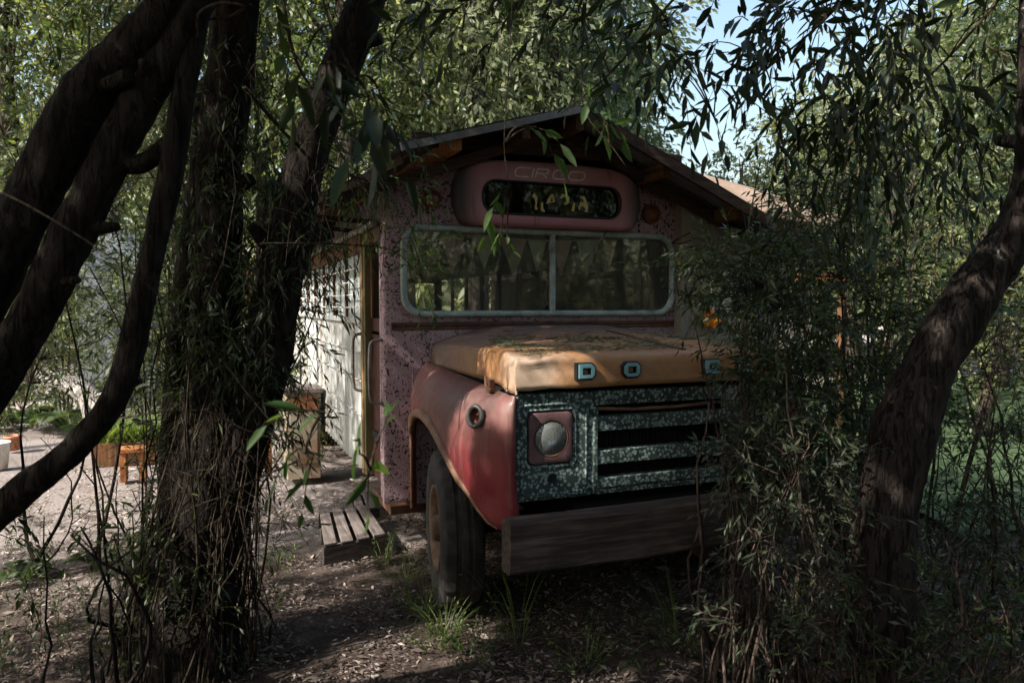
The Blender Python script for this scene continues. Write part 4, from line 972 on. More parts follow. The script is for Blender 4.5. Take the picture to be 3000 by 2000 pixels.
hut = thing('tarp_shelter', 'grey blue tarpaulin shelter far off between the left trunks', 'shelter', tuple(at(265, 760, 13)*np.array((1, 1, 0))))
c = at(262, 640, 13); G = []
for a in np.linspace(0, math.pi, 14): G.append([(c[0]-.62*math.cos(a), c[1]+q, max(-.05, 3.2*math.sin(a)**.35)) for q in (0, .8, 1.8)])
mb = MB(); mb.grid(G); mb.add([g_[0] for g_ in G], [tuple(range(len(G)))]); mb.build('tarpaulin', M['stone'], hut, True)


# ------------------------------------------------------------------ foreground trees
def bark_tree(name, label, stems, depth, mat, seed, base=None, n=44, wob=.19, group=None):
    mbs = [px_tube(s_, depth, seed+i, n, wob, None, 12) for i, s_ in enumerate(stems)]
    b = base if base is not None else tuple(mbs[0][1][0]*np.array((1, 1, 0)))
    t = thing(name, label, 'tree', b, group)
    rg = np.random.default_rng(seed)
    for i, (m_, P, r) in enumerate(mbs):
        tk = m_.build('trunk' if i == 0 else 'stem', mat, t, True)
        if i < 2 or len(P) > 8:
            for q in range(5):
                k = rg.uniform(1, len(P)-2); k0 = int(k); c = np.array(P[k0])*(1-k+k0)+np.array(P[k0+1])*(k-k0); rr = r[k0]
                ax = unit(np.array(P[k0+1])-P[k0]); d = unit(np.cross(ax, rg.normal(size=3))+np.array((0, 0, .2))); L_ = rg.uniform(.03, .12); w_ = rg.uniform(.2, .36)*rr
                sb = MB(); sb.tube([c+d*rr*.6, c+d*(rr*1.02), c+d*(rr+L_*.6)+ax*.01, c+d*(rr+L_)+ax*.02], [w_*1.9, w_*1.25, w_, w_*.8], 14, True, .3, q, 3); sb.build('branch_stub', mat, tk, True)
    return t, [m_[1] for m_ in mbs]

def leafy(t, blobs, nclump, per, K, L, ll, lw, mats, seed, detail=1, trunk=None, **kw):
    rng = np.random.default_rng(seed); qb = QB()
    cs = crown(qb, blobs, nclump, per, K, L, ll, lw, rng, detail, **kw)
    if trunk is not None:
        ends = cs[rng.permutation(len(cs))[:10]]; limbs(t, np.asarray(trunk), ends, .045, M['bark'], rng)
    return qb.build('crown', mats, t)

# 1: three leaning stems at the left edge, joined below the frame
t1, P1 = bark_tree('leaning_tree', 'dark tree with three thick stems leaning in from the left edge', [
    [(-640, 2090, 250), (-560, 1740, 193), (-420, 1420, 160), (-240, 1080, 139), (-90, 770, 128), (20, 560, 124), (115, 370, 118), (225, 195, 111), (335, 85, 105), (440, -40, 97), (560, -230, 84), (700, -480, 67)],
    [(-430, 1450, 143), (-200, 1180, 118), (-50, 930, 102), (60, 750, 97), (135, 600, 94), (200, 480, 92), (250, 380, 87), (305, 270, 82), (370, 160, 77), (440, 40, 72), (520, -140, 67)],
    [(-440, 1500, 111), (-230, 1350, 83), (-80, 1240, 74), (60, 1120, 68), (170, 1030, 64), (255, 925, 59), (300, 810, 56), (330, 670, 56), (365, 510, 53), (395, 380, 52), (420, 220, 50), (450, 60, 49), (490, -140, 44)],
    [(225, 372, 52), (285, 378, 44), (335, 372, 40), (385, 330, 34)]], 2.5, M['bark'], 11, tuple(at(-560, 1740, 2.5)*np.array((1, 1, 0))))
leafy(t1, [((-4.4, -2.2, 5.2), (1.7, 1.7, .9)), ((-2.9, -2.6, 5.0), (1.2, 1.2, .8))], 95, 6, 9, .6, .16, .06, [M['lf_dark'], M['twig']], 21, trunk=P1[0][-3:])
# 2: vine-wrapped tree left of the bus
t2, P2 = bark_tree('vine_wrapped_tree', 'dark forked tree wrapped in dry vines and shoots left of the bus', [
    [(432, 1560, 280), (436, 1400, 200), (452, 1230, 162), (470, 1060, 136), (486, 880, 115), (494, 690, 102), (500, 500, 104), (515, 270, 109), (540, 20, 106), (565, -200, 94), (600, -420, 76)],
    [(470, 1330, 120), (530, 1120, 112), (578, 960, 108), (606, 840, 106), (634, 690, 100), (662, 560, 96), (690, 430, 92), (720, 320, 88), (768, 190, 86), (826, 50, 84), (886, -90, 80), (960, -300, 70)],
    [(400, 1350, 60), (392, 1100, 52), (400, 860, 48), (425, 640, 46), (452, 420, 44), (470, 200, 40)]], 3.8, M['bark'], 31)
leafy(t2, [((-2.1, -1.0, 5.0), (1.7, 1.5, .9))], 95, 6, 9, .6, .16, .06, [M['lf_dark'], M['twig']], 22, trunk=P2[1][-3:])
def shoots(t, path, n, rng, rad, zr, mats, leaf_n, ll, lw, mat_st, name):
    qb = QB(); path = np.asarray(path)
    hs = path[:, 2]
    A = []
    for i in range(n):
        a = rng.uniform(0, 2*math.pi); r0 = rng.uniform(*rad); z1 = rng.uniform(*zr)
        st = path[0]+np.array((math.cos(a)*r0, math.sin(a)*r0, 0)); st[2] = 0
        pts = []
        ao = rng.normal(0, .5); lean = rng.normal(0, .10, 2)
        for k in np.linspace(0, 1, 9):
            z = z1*k; cx = np.interp(z, hs, path[:, 0]); cy_ = np.interp(z, hs, path[:, 1]); rr = r0*(1-.55*k)
            w_ = rng.normal(0, .018, 2)
            droop = -.25*z1*max(0, k-.75)**2*4 if i % 3 == 0 else 0
            pts.append((cx+math.cos(a+ao*k)*rr+w_[0]+lean[0]*k*k*z1, cy_+math.sin(a+ao*k)*rr+w_[1]+lean[1]*k*k*z1, z+droop))
        A.append(pts)
    A = np.array(A); rr = rng.uniform(.003, .009, n); twigs(qb, A, rr, rr*.4)
    idx = rng.integers(0, n, leaf_n); k = rng.integers(2, 9, leaf_n)
    P = A[idx, k]; D = rng.normal(0, 1, (leaf_n, 3))+np.array((0, 0, .25))
    sprays(qb, P, D, rng.uniform(.08, .28, leaf_n), 7, ll, lw, rng, .3, 1, tr=.0018)
    return qb.build(name, mats, t)
shoots(t2, P2[0], 150, np.random.default_rng(5), (.12, .42), (.5, 2.6), [M['lf_shrub'], M['twig']], 950, .05, .013, None, 'shoots')
rng = np.random.default_rng(6); qb = QB()       # narrow-leaved creeper hanging over both stems
for path, n_ in ((P2[0][2:9], 620), (P2[1][1:9], 400)):
    path = np.asarray(path); i = rng.uniform(0, len(path)-1.01, n_); i0 = i.astype(int); f = (i-i0)[:, None]
    P = path[i0]*(1-f)+path[i0+1]*f+rng.normal(0, .11, (n_, 3))
    D = rng.normal(0, .7, (n_, 3))+np.array((0, -.2, -.35)); sprays(qb, P, D, rng.uniform(.12, .4, n_), 11, .075, .013, rng, .45, 1, tr=.0022)
qb.build('creeper', [M['lf_shrub'], M['twig']], t2)
rng = np.random.default_rng(8)                  # a few lush yellow-green sprigs at the foot
for (u, v) in ((455, 1095), (445, 1130), (640, 1240), (470, 1060), (600, 1200), (650, 1215)):
    p = at(u, v, 3.4); n_ = 7; qb = QB()
    sprays(qb, np.tile(p, (n_, 1))+rng.normal(0, .03, (n_, 3)), rng.normal(0, .5, (n_, 3))+np.array((0, 0, .6)), .16, 8, .045, .016, rng, .1, 2, tr=.002)
    qb.build('sprig', [M['lf_sun'], M['twig']], t2)
# 3: right leaning tree
t3, P3 = bark_tree('curved_tree', 'brown lichen-spotted trunk curving up to the right edge', [
    [(2010, 1760, 175), (2018, 1600, 152), (2026, 1400, 138), (2036, 1200, 130), (2066, 1030, 126), (2112, 880, 120), (2180, 755, 114), (2256, 645, 108), (2326, 545, 102), (2368, 440, 94), (2388, 300, 88), (2392, 60, 86), (2396, -200, 80), (2400, -480, 70)]], 3.1, M['bark_r'], 51)
leafy(t3, [((.9, -3.9, 4.7), (1.5, 1.5, .9))], 95, 6, 9, .6, .16, .06, [M['lf_dark'], M['twig']], 23, trunk=P3[0][-3:])

# unseen trees: dark ones added to shade the place, sunlit ones mirrored in the windscreen
def shade_tree(label, base, blobs, nclump, per, mats, seed, h0=.6, ll=.17, lw=.062, r=.16, group='shade trees around the clearing'):
    rng = np.random.default_rng(seed); t = thing('shade_tree', label, 'tree', (base[0], base[1], 0), group)
    c = np.mean([b[0] for b in blobs], 0)
    pts = [(base[0], base[1], -.1), (base[0]+.1, base[1]-.05, 1.2), (base[0]*.7+c[0]*.3, base[1]*.7+c[1]*.3, 2.7), (base[0]*.35+c[0]*.65, base[1]*.35+c[1]*.65, c[2]-.4), tuple(c+np.array((0, 0, .6)))]
    mb = MB(); mb.tube(pts, [r*1.3, r, r*.8, r*.55, r*.2], 12, True, .13, seed, 4); mb.build('trunk', M['bark'], t, True)
    leafy(t, blobs, nclump, per, 9, .7, ll, lw, mats, seed+100, trunk=[pts[-2], pts[-1]])
    return t
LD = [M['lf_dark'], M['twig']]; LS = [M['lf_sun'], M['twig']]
shade_tree('unseen broad dark tree added behind the viewer to shade the clearing', (-3.9, -7.6), [((-2.9, -6.0, 5.1), (2.2, 1.9, 1.0)), ((-1.2, -5.0, 5.2), (1.8, 1.7, .9)), ((-4.6, -5.2, 4.6), (1.6, 1.5, 1.0))], 120, 6, LD, 61)
shade_tree('unseen dark tree added left of the clearing for shade with a low wide crown', (-7.6, -4.6), [((-7.0, -4.2, 5.6), (2.4, 2.2, 1.6)), ((-5.6, -3.0, 6.2), (1.6, 1.6, 1.2))], 120, 6, LD, 62)
shade_tree('unseen dark tall tree added left of the garden path for shade', (-8.2, -.2), [((-7.4, -.4, 6.3), (2.4, 2.2, 1.7)), ((-5.8, .4, 5.9), (1.4, 1.5, 1.1))], 110, 6, LD, 63)
shade_tree('unseen tree added beyond the left edge to shade the far garden', (-9.0, 5.0), [((-8.6, 5.0, 6.4), (2.2, 2.4, 1.8))], 90, 6, LD, 64)
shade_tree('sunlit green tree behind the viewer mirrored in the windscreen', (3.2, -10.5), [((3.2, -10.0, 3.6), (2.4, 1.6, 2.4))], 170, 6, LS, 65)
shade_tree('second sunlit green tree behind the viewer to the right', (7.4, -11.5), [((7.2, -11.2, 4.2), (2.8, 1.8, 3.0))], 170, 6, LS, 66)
shade_tree('unseen shade tree right of the clearing behind the curved trunk', (4.2, -4.6), [((3.6, -4.8, 4.8), (1.8, 1.6, 1.4))], 80, 6, LD, 67)

for i, (x, y, h, w_, lab) in enumerate([(-5.2, -4.4, 2.9, 1.1, 'unseen tall dark bush added left of the viewer to block sky light'), (-4.3, -6.6, 3.2, 1.2, 'unseen tall dark bush added behind the viewer on the left to block sky light'), (-.3, -6.4, 3.0, 1.1, 'unseen tall dark bush added behind the viewer on the right to block sky light'), (-6.3, -2.3, 3.4, 1.2, 'unseen tall dark bush added far left of the viewer to block sky light'), (-6.4, -5.9, 3.6, 1.4, 'unseen tallest dark bush added at the far left behind the viewer to block sky light'), (-2.2, -7.3, 3.6, 1.3, 'unseen tall dark bush added straight behind the viewer to block sky light')]):  # bushes added out of view to cut sky light on the foreground
    t = thing('sky_block_bush', lab, 'shrub', (x, y, 0), 'unseen bushes added to block sky light'); qb = QB()
    crown(qb, [((x, y, h*.52), (w_, w_, h*.55))], 110, 6, 9, .4, .14, .05, np.random.default_rng(170+i), 1, sig=.22)
    mb = MB()
    for k in range(6): mb.tube([(x+.06*k-.15, y, -.05), (x+.14*k-.35, y+.06*(k-3), h*.5), (x+.22*k-.55, y+.12*(k-3), h*.9)], [.03, .02, .008], 6)
    mb.build('stems', M['bark'], t, True); qb.build('foliage', LD, t)

# ------------------------------------------------------------------ boughs hanging into the view
def bough(label, pts, depth, fol, mats, seed, wd=9, name='overhanging_bough', detail=2, group='leafy boughs hanging into the view'):
    """pts: branch line in survey points; fol: list of (u0,u1,v0,v1,d0,d1,n_sprays,L,K,ll,lw,droop)"""
    rng = np.random.default_rng(seed)
    P = np.array([at(q[0], q[1], q[2] if len(q) > 2 else depth) for q in pts]); t = thing(name, label, 'branch', tuple(P[0]), group)
    mb = MB(); mb.tube(P, np.linspace(wd/2/1710*depth, wd/6/1710*depth, len(P)), 7, True, .15, seed, 4); mb.build('branch', M['twig'], t, True)
    qb = QB()
    for (u0, u1, v0, v1, d0, d1, n, L, K, ll, lw, dr) in fol:
        Q = np.array([at(rng.uniform(u0, u1), rng.uniform(v0, v1), rng.uniform(d0, d1)) for _ in range(n)])
        near = P[np.argmin(((Q[:, None]-P[None])**2).sum(-1), 1)]
        D = unit(Q-near)*.8+rng.normal(0, .45, Q.shape)+np.array((0, 0, -.45))
        sprays(qb, Q, D, L*rng.uniform(.6, 1.25, n), K, ll, lw, rng, dr, detail, tr=.0025)
        dq = np.linalg.norm(Q-near, axis=1); k = rng.permutation(n)[:max(3, n//4)]; k = k[dq[k] < .42] if (dq[k] < .42).any() else k[:1]   # side branchlets that carry the sprays
        sag = np.linalg.norm(Q[k]-near[k], axis=1)[:, None]*np.array((0, 0, .16)); A = np.stack([near[k]*(1-f)+Q[k]*f+sag*math.sin(f*math.pi) for f in np.linspace(0, 1, 8)], 1); twigs(qb, A, np.full(len(k), .004), np.full(len(k), .002))
    qb.build('leaves', mats, t); return t
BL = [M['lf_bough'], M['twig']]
bough('dark bough with long leaves hanging across the top centre', [(1900, -420), (1700, -180), (1520, 30), (1400, 170), (1290, 260)], 2.9,
      [(980, 1500, -80, 40, 2.5, 3.4, 22, .30, 8, .10, .026, .4), (1360, 1580, 60, 200, 2.6, 3.3, 15, .22, 7, .10, .026, .5)], BL, 71)
bough('dark leafy bough hanging in front of the blue sky patch', [(2300, -420), (2080, -160), (1900, 40), (1760, 160), (1640, 270)], 3.0,
      [(1760, 2080, -80, 110, 2.6, 3.6, 46, .30, 8, .10, .026, .45), (1600, 1760, 60, 230, 2.7, 3.3, 6, .2, 6, .10, .025, .6), (1590, 1760, -60, 240, 2.5, 3.0, 17, .17, 6, .095, .024, .6), (1480, 1560, -60, 160, 2.7, 3.3, 8, .2, 6, .10, .025, .6), (1780, 2060, 160, 300, 2.8, 3.6, 26, .34, 9, .10, .025, .5)], BL, 72)
bough('dark bough filling the upper right corner beside the curved trunk', [(2500, -300), (2340, -60), (2180, 130), (2040, 260), (1930, 350)], 3.3,
      [(1950, 2352, -60, 240, 2.8, 4.0, 52, .32, 8, .10, .026, .45), (1880, 2330, 220, 420, 3.0, 4.4, 50, .30, 9, .09, .022, .45)], BL, 73)
bough('very near bough of big dark leaves at the upper left', [(600, -500), (700, -160), (760, 60), (820, 180), (880, 260)], 1.35,
      [(690, 780, 100, 180, 1.2, 1.5, 3, .10, 4, .09, .026, .5), (830, 900, 130, 260, 1.3, 1.6, 4, .09, 4, .09, .026, .6)], [M['lf_bough'], M['twig']], 74)
bough('fresh green twig dangling in front of the sign glass', [(1200, -420), (1180, -60), (1168, 170), (1158, 330), (1170, 430)], 2.2,
      [(1150, 1175, 430, 450, 2.15, 2.25, 1, .10, 5, .08, .023, .6), (1140, 1190, 525, 545, 2.2, 2.3, 2, .05, 5, .05, .016, .3), (1110, 1240, 270, 310, 2.1, 2.3, 2, .10, 3, .085, .027, .7)], [M['lf_near'], M['twig']], 75, 5)
bough('fresh green twig dangling below the roof ridge', [(1380, -350), (1350, -40), (1335, 170), (1345, 260), (1400, 330), (1440, 385)], 2.3,
      [(1320, 1370, 230, 260, 2.25, 2.35, 2, .12, 3, .085, .027, .7), (1390, 1440, 270, 325, 2.25, 2.35, 3, .10, 4, .08, .025, .6)], [M['lf_near'], M['twig']], 76, 5)
bough('near twig of long blue green leaves by the pallet', [(-260, 330, 1.15), (60, 470, 1.2), (320, 640, 1.28), (480, 790, 1.4), (590, 930, 1.45), (700, 1040, 1.45), (850, 1080, 1.45)], 1.4,
      [(700, 760, 930, 960, 1.4, 1.5, 1, .10, 4, .065, .018, .5), (820, 880, 1030, 1060, 1.4, 1.5, 2, .09, 4, .085, .022, .6), (680, 740, 1030, 1050, 1.4, 1.5, 2, .09, 5, .065, .018, .6), (870, 900, 975, 990, 1.4, 1.5, 1, .05, 3, .055, .018, .4)], [M['lf_near'], M['twig']], 77, 4)
bough('fine leaved spray crossing the left roof corner', [(560, 200, 3.4), (680, 330, 3.7), (800, 400, 3.9), (900, 430, 4.1), (980, 470, 4.2)], 3.9,
      [(720, 1000, 360, 520, 3.7, 4.2, 42, .2, 9, .05, .011, .5), (790, 880, 480, 560, 3.8, 4.2, 8, .15, 8, .05, .012, .5)], [M['lf_near'], M['twig']], 78, 8)
bough('thin leafy spray in front of the windscreen left half', [(600, 560, 3.4), (760, 560, 3.7), (900, 575, 4.0), (970, 640, 4.2)], 4.0,
      [(930, 1020, 540, 620, 4.0, 4.3, 10, .16, 8, .06, .014, .5), (950, 1000, 620, 690, 4.0, 4.3, 8, .15, 8, .055, .014, .4)], [M['lf_near'], M['twig']], 79, 5)
bough('dark fine leaved bough between the left trunks and the roof', [(600, -300, 4.2), (640, -60, 4.4), (680, 140, 4.6), (760, 260, 4.8)], 4.5,
      [(560, 900, -40, 160, 4.0, 5.4, 26, .3, 10, .06, .015, .4), (0, 420, -60, 120, 4.0, 6.0, 22, .35, 10, .08, .02, .4)], BL, 80, 14)

# lianas looping round the left trunks
def liana(label, pts, d, wpx):
    t = MB(); P = [at(u, v, d+.05*math.sin(i)) for i, (u, v) in enumerate(pts)]; t.tube(P, wpx/2/1710*d, 6, True, .15, 2, 5)
    tag(t.build('hanging_vine', M['dry'], None, True), label, 'vine', 'bare vines hanging round the left trunks')
liana('pale bare vine looping under the top edge over the left trunks', [(330, 35), (430, 45), (520, 40), (560, 15), (500, 8), (455, 35), (452, 95), (430, 118), (385, 98), (330, 60)], 2.5, 7)
liana('pale bare vine curling down beside the second left stem', [(372, 118), (350, 160), (352, 205), (372, 240), (352, 225)], 2.5, 6)
liana('long straight bare vine slanting across the left trunks to the fork', [(255, 45), (360, 100), (440, 170), (490, 250), (520, 330), (575, 420)], 2.6, 5)
liana('thin bare vine hanging straight down before the leftmost trunk', [(205, 60), (203, 200), (206, 330), (212, 372)], 2.5, 4)
liana('thin bare vine slanting from the leftmost trunk to the cross branch', [(95, 215), (180, 300), (235, 345), (270, 400)], 2.5, 4)
liana('long pale vine trailing across the foot of the wrapped tree', [(330, 1310), (420, 1220), (500, 1150), (590, 1100), (680, 1060)], 2.7, 5)
liana('pale dry vine arching over the wrapped tree at knee height', [(280, 960), (380, 945), (480, 945), (560, 985), (640, 1010)], 3.0, 4)

# ------------------------------------------------------------------ shrubs
def shrub(label, foot, n_stem, top_pts, fol, mats, seed, dep, st_mat='dry', rad=(.006, .016), spread=.3, group='tall bushes in front of the bus', name='tall_shrub', detail=1, gaps=True):
    rng = np.random.default_rng(seed); f = np.array(foot); t = thing(name, label, 'shrub', (f[0], f[1], 0), group)
    qb = QB(); A = []
    tops = np.array([at(*q) for q in top_pts])
    for i in range(n_stem):
        e = tops[rng.integers(len(tops))]+rng.normal(0, .14, 3); s0 = np.array((f[0], f[1], 0))+np.array((rng.normal(0, spread), rng.normal(0, spread*.6), 0))
        e = s0+(e-s0)*rng.uniform(.55, 1.05); bow = rng.normal(0, .10, 3)*np.array((1, 1, 0))
        A.append([s0*(1-k)+e*k+bow*math.sin(k*math.pi)+rng.normal(0, .012, 3) for k in np.linspace(0, 1, 9)])
    A = np.array(A); r0 = rng.uniform(rad[0], rad[1], n_stem); twigs(qb, A, r0, r0*.3, 0)
    qb.build('stems', [M[st_mat]], t)
    qb = QB()
    for (u0, u1, v0, v1, d0, d1, n, L, K, ll, lw, dr) in fol:
        Q = np.array([at(rng.uniform(u0, u1), rng.uniform(v0, v1), rng.uniform(d0, d1)) for _ in range(n)])
        c = Q.mean(0); D = unit(Q-c)*.4+rng.normal(0, .55, Q.shape)+np.array((0, 0, .4))
        sprays(qb, Q, D, L*rng.uniform(.6, 1.3, n), K, ll, lw, rng, dr, detail, tr=.002, gaps=gaps)
        allp = A.reshape(-1, 3); k = rng.permutation(n)[:max(3, n//3)]
        near = allp[np.argmin(((Q[k][:, None]-allp[None])**2).sum(-1), 1)]
        B = np.stack([near*(1-x)+Q[k]*x+(rng.normal(0, .02, Q[k].shape) if 0 < x < 1 else 0) for x in (0, .33, .66, 1)], 1); twigs(qb, B, np.full(len(k), .004), np.full(len(k), .002))
    qb.build('foliage', mats, t); return t
SH = [M['lf_shrub'], M['twig']]; SG = [M['lf_grey'], M['dry']]
shrub('tall many stemmed bush hiding the right end of the hood', at(1760, 1640, 3.5)*np.array((1, 1, 0)), 26, [(1640, 560, 3.4), (1720, 480, 3.5), (1800, 560, 3.5), (1680, 760, 3.4), (1850, 640, 3.5)],
      [(1610, 1850, 550, 700, 3.2, 3.8, 170, .2, 11, .055, .014, .35), (1690, 1900, 680, 880, 3.2, 3.8, 210, .2, 11, .055, .013, .35), (1540, 1640, 610, 740, 3.4, 3.8, 12, .16, 9, .05, .012, .35), (1720, 1920, 860, 1080, 3.2, 3.7, 200, .22, 11, .058, .014, .35)], SH, 91, 3.5, spread=.14)
shrub('greyish half dry bush with pale stalks below the bumper end', at(1850, 1650, 3.2)*np.array((1, 1, 0)), 30, [(1660, 900, 3.2), (1740, 950, 3.2), (1820, 900, 3.2), (1700, 1100, 3.1)],
      [(1700, 1940, 1000, 1200, 3.0, 3.5, 150, .2, 10, .05, .012, .35), (1630, 1760, 930, 1100, 3.1, 3.5, 30, .18, 9, .05, .012, .3), (1680, 1980, 1150, 1480, 2.9, 3.5, 190, .2, 10, .05, .011, .35), (1600, 1640, 1390, 1460, 2.9, 3.0, 5, .12, 9, .045, .012, .2)], SG, 92, 3.2, rad=(.004, .010), spread=.2)
shrub('dense green bush between the hidden hood and the curved trunk', at(1930, 1560, 3.9)*np.array((1, 1, 0)), 20, [(1900, 480, 4.0), (1980, 600, 3.9), (1860, 700, 3.9), (2040, 520, 4.1)],
      [(1780, 2020, 420, 640, 3.8, 4.8, 200, .26, 11, .07, .017, .35), (1830, 2100, 600, 880, 3.7, 4.8, 230, .25, 11, .065, .016, .35), (1860, 2060, 840, 1250, 3.6, 4.4, 190, .25, 11, .06, .014, .35)], SH, 93, 3.9, 'twig')
shrub('slender tree-like bush with pale diagonal stems at the upper right', at(1960, 1380, 5.2)*np.array((1, 1, 0)), 16, [(2080, 380, 5.0), (1920, 360, 5.2), (2200, 300, 5.4), (1800, 420, 5.2), (2260, 420, 5.2)],
      [(1780, 2000, 330, 560, 4.8, 5.8, 70, .28, 11, .07, .018, .35), (1980, 2330, 300, 620, 4.8, 6.0, 110, .28, 11, .08, .02, .35), (2100, 2350, 560, 760, 4.8, 5.6, 90, .3, 11, .075, .018, .35)], BL, 94, 5.2, 'dry', (.012, .028))
shrub('dark bush filling the right edge behind the curved trunk', at(2280, 1500, 4.2)*np.array((1, 1, 0)), 24, [(2200, 800, 4.2), (2300, 760, 4.2), (2380, 850, 4.2), (2160, 950, 4.2)],
      [(2100, 2380, 700, 980, 3.9, 5.4, 220, .25, 11, .06, .014, .35), (2090, 2380, 1160, 1440, 3.6, 4.4, 230, .25, 11, .055, .013, .35), (2190, 2380, 980, 1200, 3.8, 4.4, 80, .25, 11, .055, .013, .35)], [M['lf_dark'], M['dry']], 95, 4.2)
shrub('low scruffy bush in the dark bottom right corner', at(2200, 1800, 3.0)*np.array((1, 1, 0)), 40, [(2120, 1350, 3.0), (2250, 1300, 3.0), (2340, 1350, 3.0)],
      [(2090, 2380, 1350, 1600, 2.6, 3.4, 140, .2, 10, .045, .011, .3), (1850, 2000, 1350, 1560, 2.8, 3.2, 50, .18, 10, .045, .010, .3)], [M['lf_dark'], M['dry']], 96, 3.0)
# saplings left
for i, (u, v, d, tops, lab) in enumerate([(300, 1430, 3.9, [(262, 960, 3.9), (330, 900, 3.9), (285, 1000, 3.8)], 'thin bare sapling with crossing stems between the left trunks'),
                                          (250, 1480, 3.2, [(255, 1080, 3.2), (240, 1120, 3.2), (275, 1100, 3.2)], 'small dark leaved sapling under the lowest leaning stem'),
                                          (100, 1640, 2.8, [(30, 1180, 2.9), (50, 1240, 2.8)], 'thin dark seedling stem near the bottom left corner')]):
    a = at(u, v, d)
    shrub(lab, a*np.array((1, 1, 0)), [7, 6, 3][i], tops, [(tops[0][0]-60, tops[0][0]+70, tops[0][1]-40, tops[0][1]+170, d-.2, d+.2, [12, 12, 6][i], .16, 7, .06, .016, .4)], LD, 110+i, d, 'bark', (.008, .018), .05, 'saplings under the left trunks', 'sapling', 2)

shrub('dark leafy bush filling the gaps between the left stems', at(190, 1180, 5.2)*np.array((1, 1, 0)), 6, [(40, 420, 5.2), (180, 520, 5.2), (300, 430, 5.4), (120, 760, 5.2)],
      [(-40, 420, 120, 480, 4.6, 6.4, 150, .3, 10, .075, .02, .4), (-40, 340, 470, 800, 5.4, 7.2, 330, .3, 10, .08, .022, .4), (-40, 170, 760, 930, 5.6, 7.2, 120, .25, 9, .08, .022, .4)], [M['lf_shrub'], M['twig']], 97, 5.2, 'bark', (.008, .02), .2, 'bushes behind the left trunks', 'tall_shrub', 1, False)
# ferns
def fern(label, u, v, d, n, L, seed):
    rng = np.random.default_rng(seed); b = on(u*DS, v*DS, 2, 0)
    t = thing('fern', label, 'fern', tuple(b), 'ferns at the left'); qb = QB()
    a = rng.uniform(0, 6.28, n); el = rng.uniform(.5, 1.2, n); D = np.stack([np.cos(a)*np.cos(el), np.sin(a)*np.cos(el), np.sin(el)], 1)
    s = np.linspace(.12, 1, 26); P = b+D[:, None]*(L*s)[None, :, None]+np.array((0, 0, -1.))*(L*.7*s**2)[None, :, None]
    T = unit(np.gradient(P, axis=1)); S = unit(np.cross(T, np.array((0, 0, 1.)))); wd = (np.sin(np.clip(s*1.05, 0, 1)*math.pi)**.7*.17+.01)*L*1.1
    for sg in (1, -1):
        C = P.reshape(-1, 3); Dr = (S*sg+T*.45).reshape(-1, 3); leaves(qb, C, Dr, np.cross(T, S).reshape(-1, 3)*-1, np.tile(wd, n), np.full(len(C), .020*L*1.2), rng, 2, .12)
    twigs(qb, P[:, ::5], np.full(n, .004), np.full(n, .002)); qb.build('fronds', [M['lf_fern'], M['twig']], t)
fern('large fern in the sun under the leaning stems', 215, 1300, 3.6, 8, .34, 1)
fern('fern arching at the left edge below the trunks', 40, 1330, 3.5, 8, .36, 2)
fern('tall fern clump behind the two left stems', 60, 985, 6.0, 14, 1.0, 4)
fern('fern clump beside the bleached stump', 160, 1000, 6.5, 12, 1.1, 5)

rng = np.random.default_rng(77); qb = QB()       # low weeds and seedlings on the dark ground
for (u0, u1, v0, v1, n_, hh) in ((-20, 150, 985, 1090, 70, .42), (60, 330, 960, 1010, 60, .4), (180, 300, 1075, 1110, 14, .22), (-20, 330, 1180, 1560, 150, .22), (330, 620, 1380, 1560, 60, .16), (560, 720, 1240, 1420, 22, .14), (1050, 1660, 1470, 1566, 46, .12), (1100, 1640, 1340, 1470, 34, .2), (1650, 2340, 1440, 1566, 110, .2)):
    Q = np.array([on(rng.uniform(u0, u1)*DS, rng.uniform(v0, v1)*DS, 2, 0) for _ in range(n_)])
    sprays(qb, Q, rng.normal(0, .5, Q.shape)*np.array((1, 1, .2))+np.array((0, 0, 1.)), hh*rng.uniform(.4, 1.4, n_), 9, .042, .012, rng, .15, 1, tr=.0018)
tag(qb.build('undergrowth', [M['lf_shrub'], M['twig']]), kind='stuff')

# grass tufts and weeds by the wheel
def tuft(label, x, y, n, h, seed, mats=None):
    rng = np.random.default_rng(seed); t = thing('grass_tuft', label, 'grass tuft', (x, y, 0), 'weeds growing round the bus'); qb = QB(); a = rng.uniform(0, 6.28, n); r = .09*np.sqrt(rng.random(n))
    C = np.stack([x+r*np.cos(a), y+r*np.sin(a), np.full(n, -.01)], 1); D = np.stack([np.cos(a)*.45, np.sin(a)*.45, np.ones(n)], 1)+rng.normal(0, .2, (n, 3))
    leaves(qb, C, D, np.stack([-np.cos(a), -np.sin(a), np.full(n, .5)], 1), h*rng.uniform(.4, 1.1, n), rng.uniform(.003, .006, n), rng, 3, .35)
    k = max(4, n//9); P = C[:k]; sprays(qb, P, D[:k], h*rng.uniform(.6, 1.1, k), 8, .028, .010, rng, .15, 2, tr=.0015)
    qb.build('blades', [M['lf_grass'], M['twig']], t)
for i, (u, v, n, h, lab) in enumerate([(975, 1400, 60, .24, 'grass tuft against the front tyre side'), (1020, 1450, 70, .22, 'grass tuft at the front of the tyre foot'), (930, 1330, 46, .26, 'weedy tuft behind the front tyre'), (1195, 1465, 26, .62, 'tall thin weeds under the bumper corner'),
                                        (1075, 1500, 40, .2, 'low grass tuft in shade before the tyre'), (640, 1290, 30, .18, 'small green seedlings on the shaded path'), (880, 1290, 30, .2, 'low weeds along the pallet front'), (1000, 1480, 40, .12, 'sunlit grass wisps on the leaf litter'), (1560, 1480, 36, .5, 'dim tall weeds under the middle of the bumper'), (1340, 1530, 30, .25, 'dim low weeds under the bumper left part')]):
    p = on(u*DS, v*DS, 2, 0); tuft(lab, p[0], p[1], n, h, 130+i)
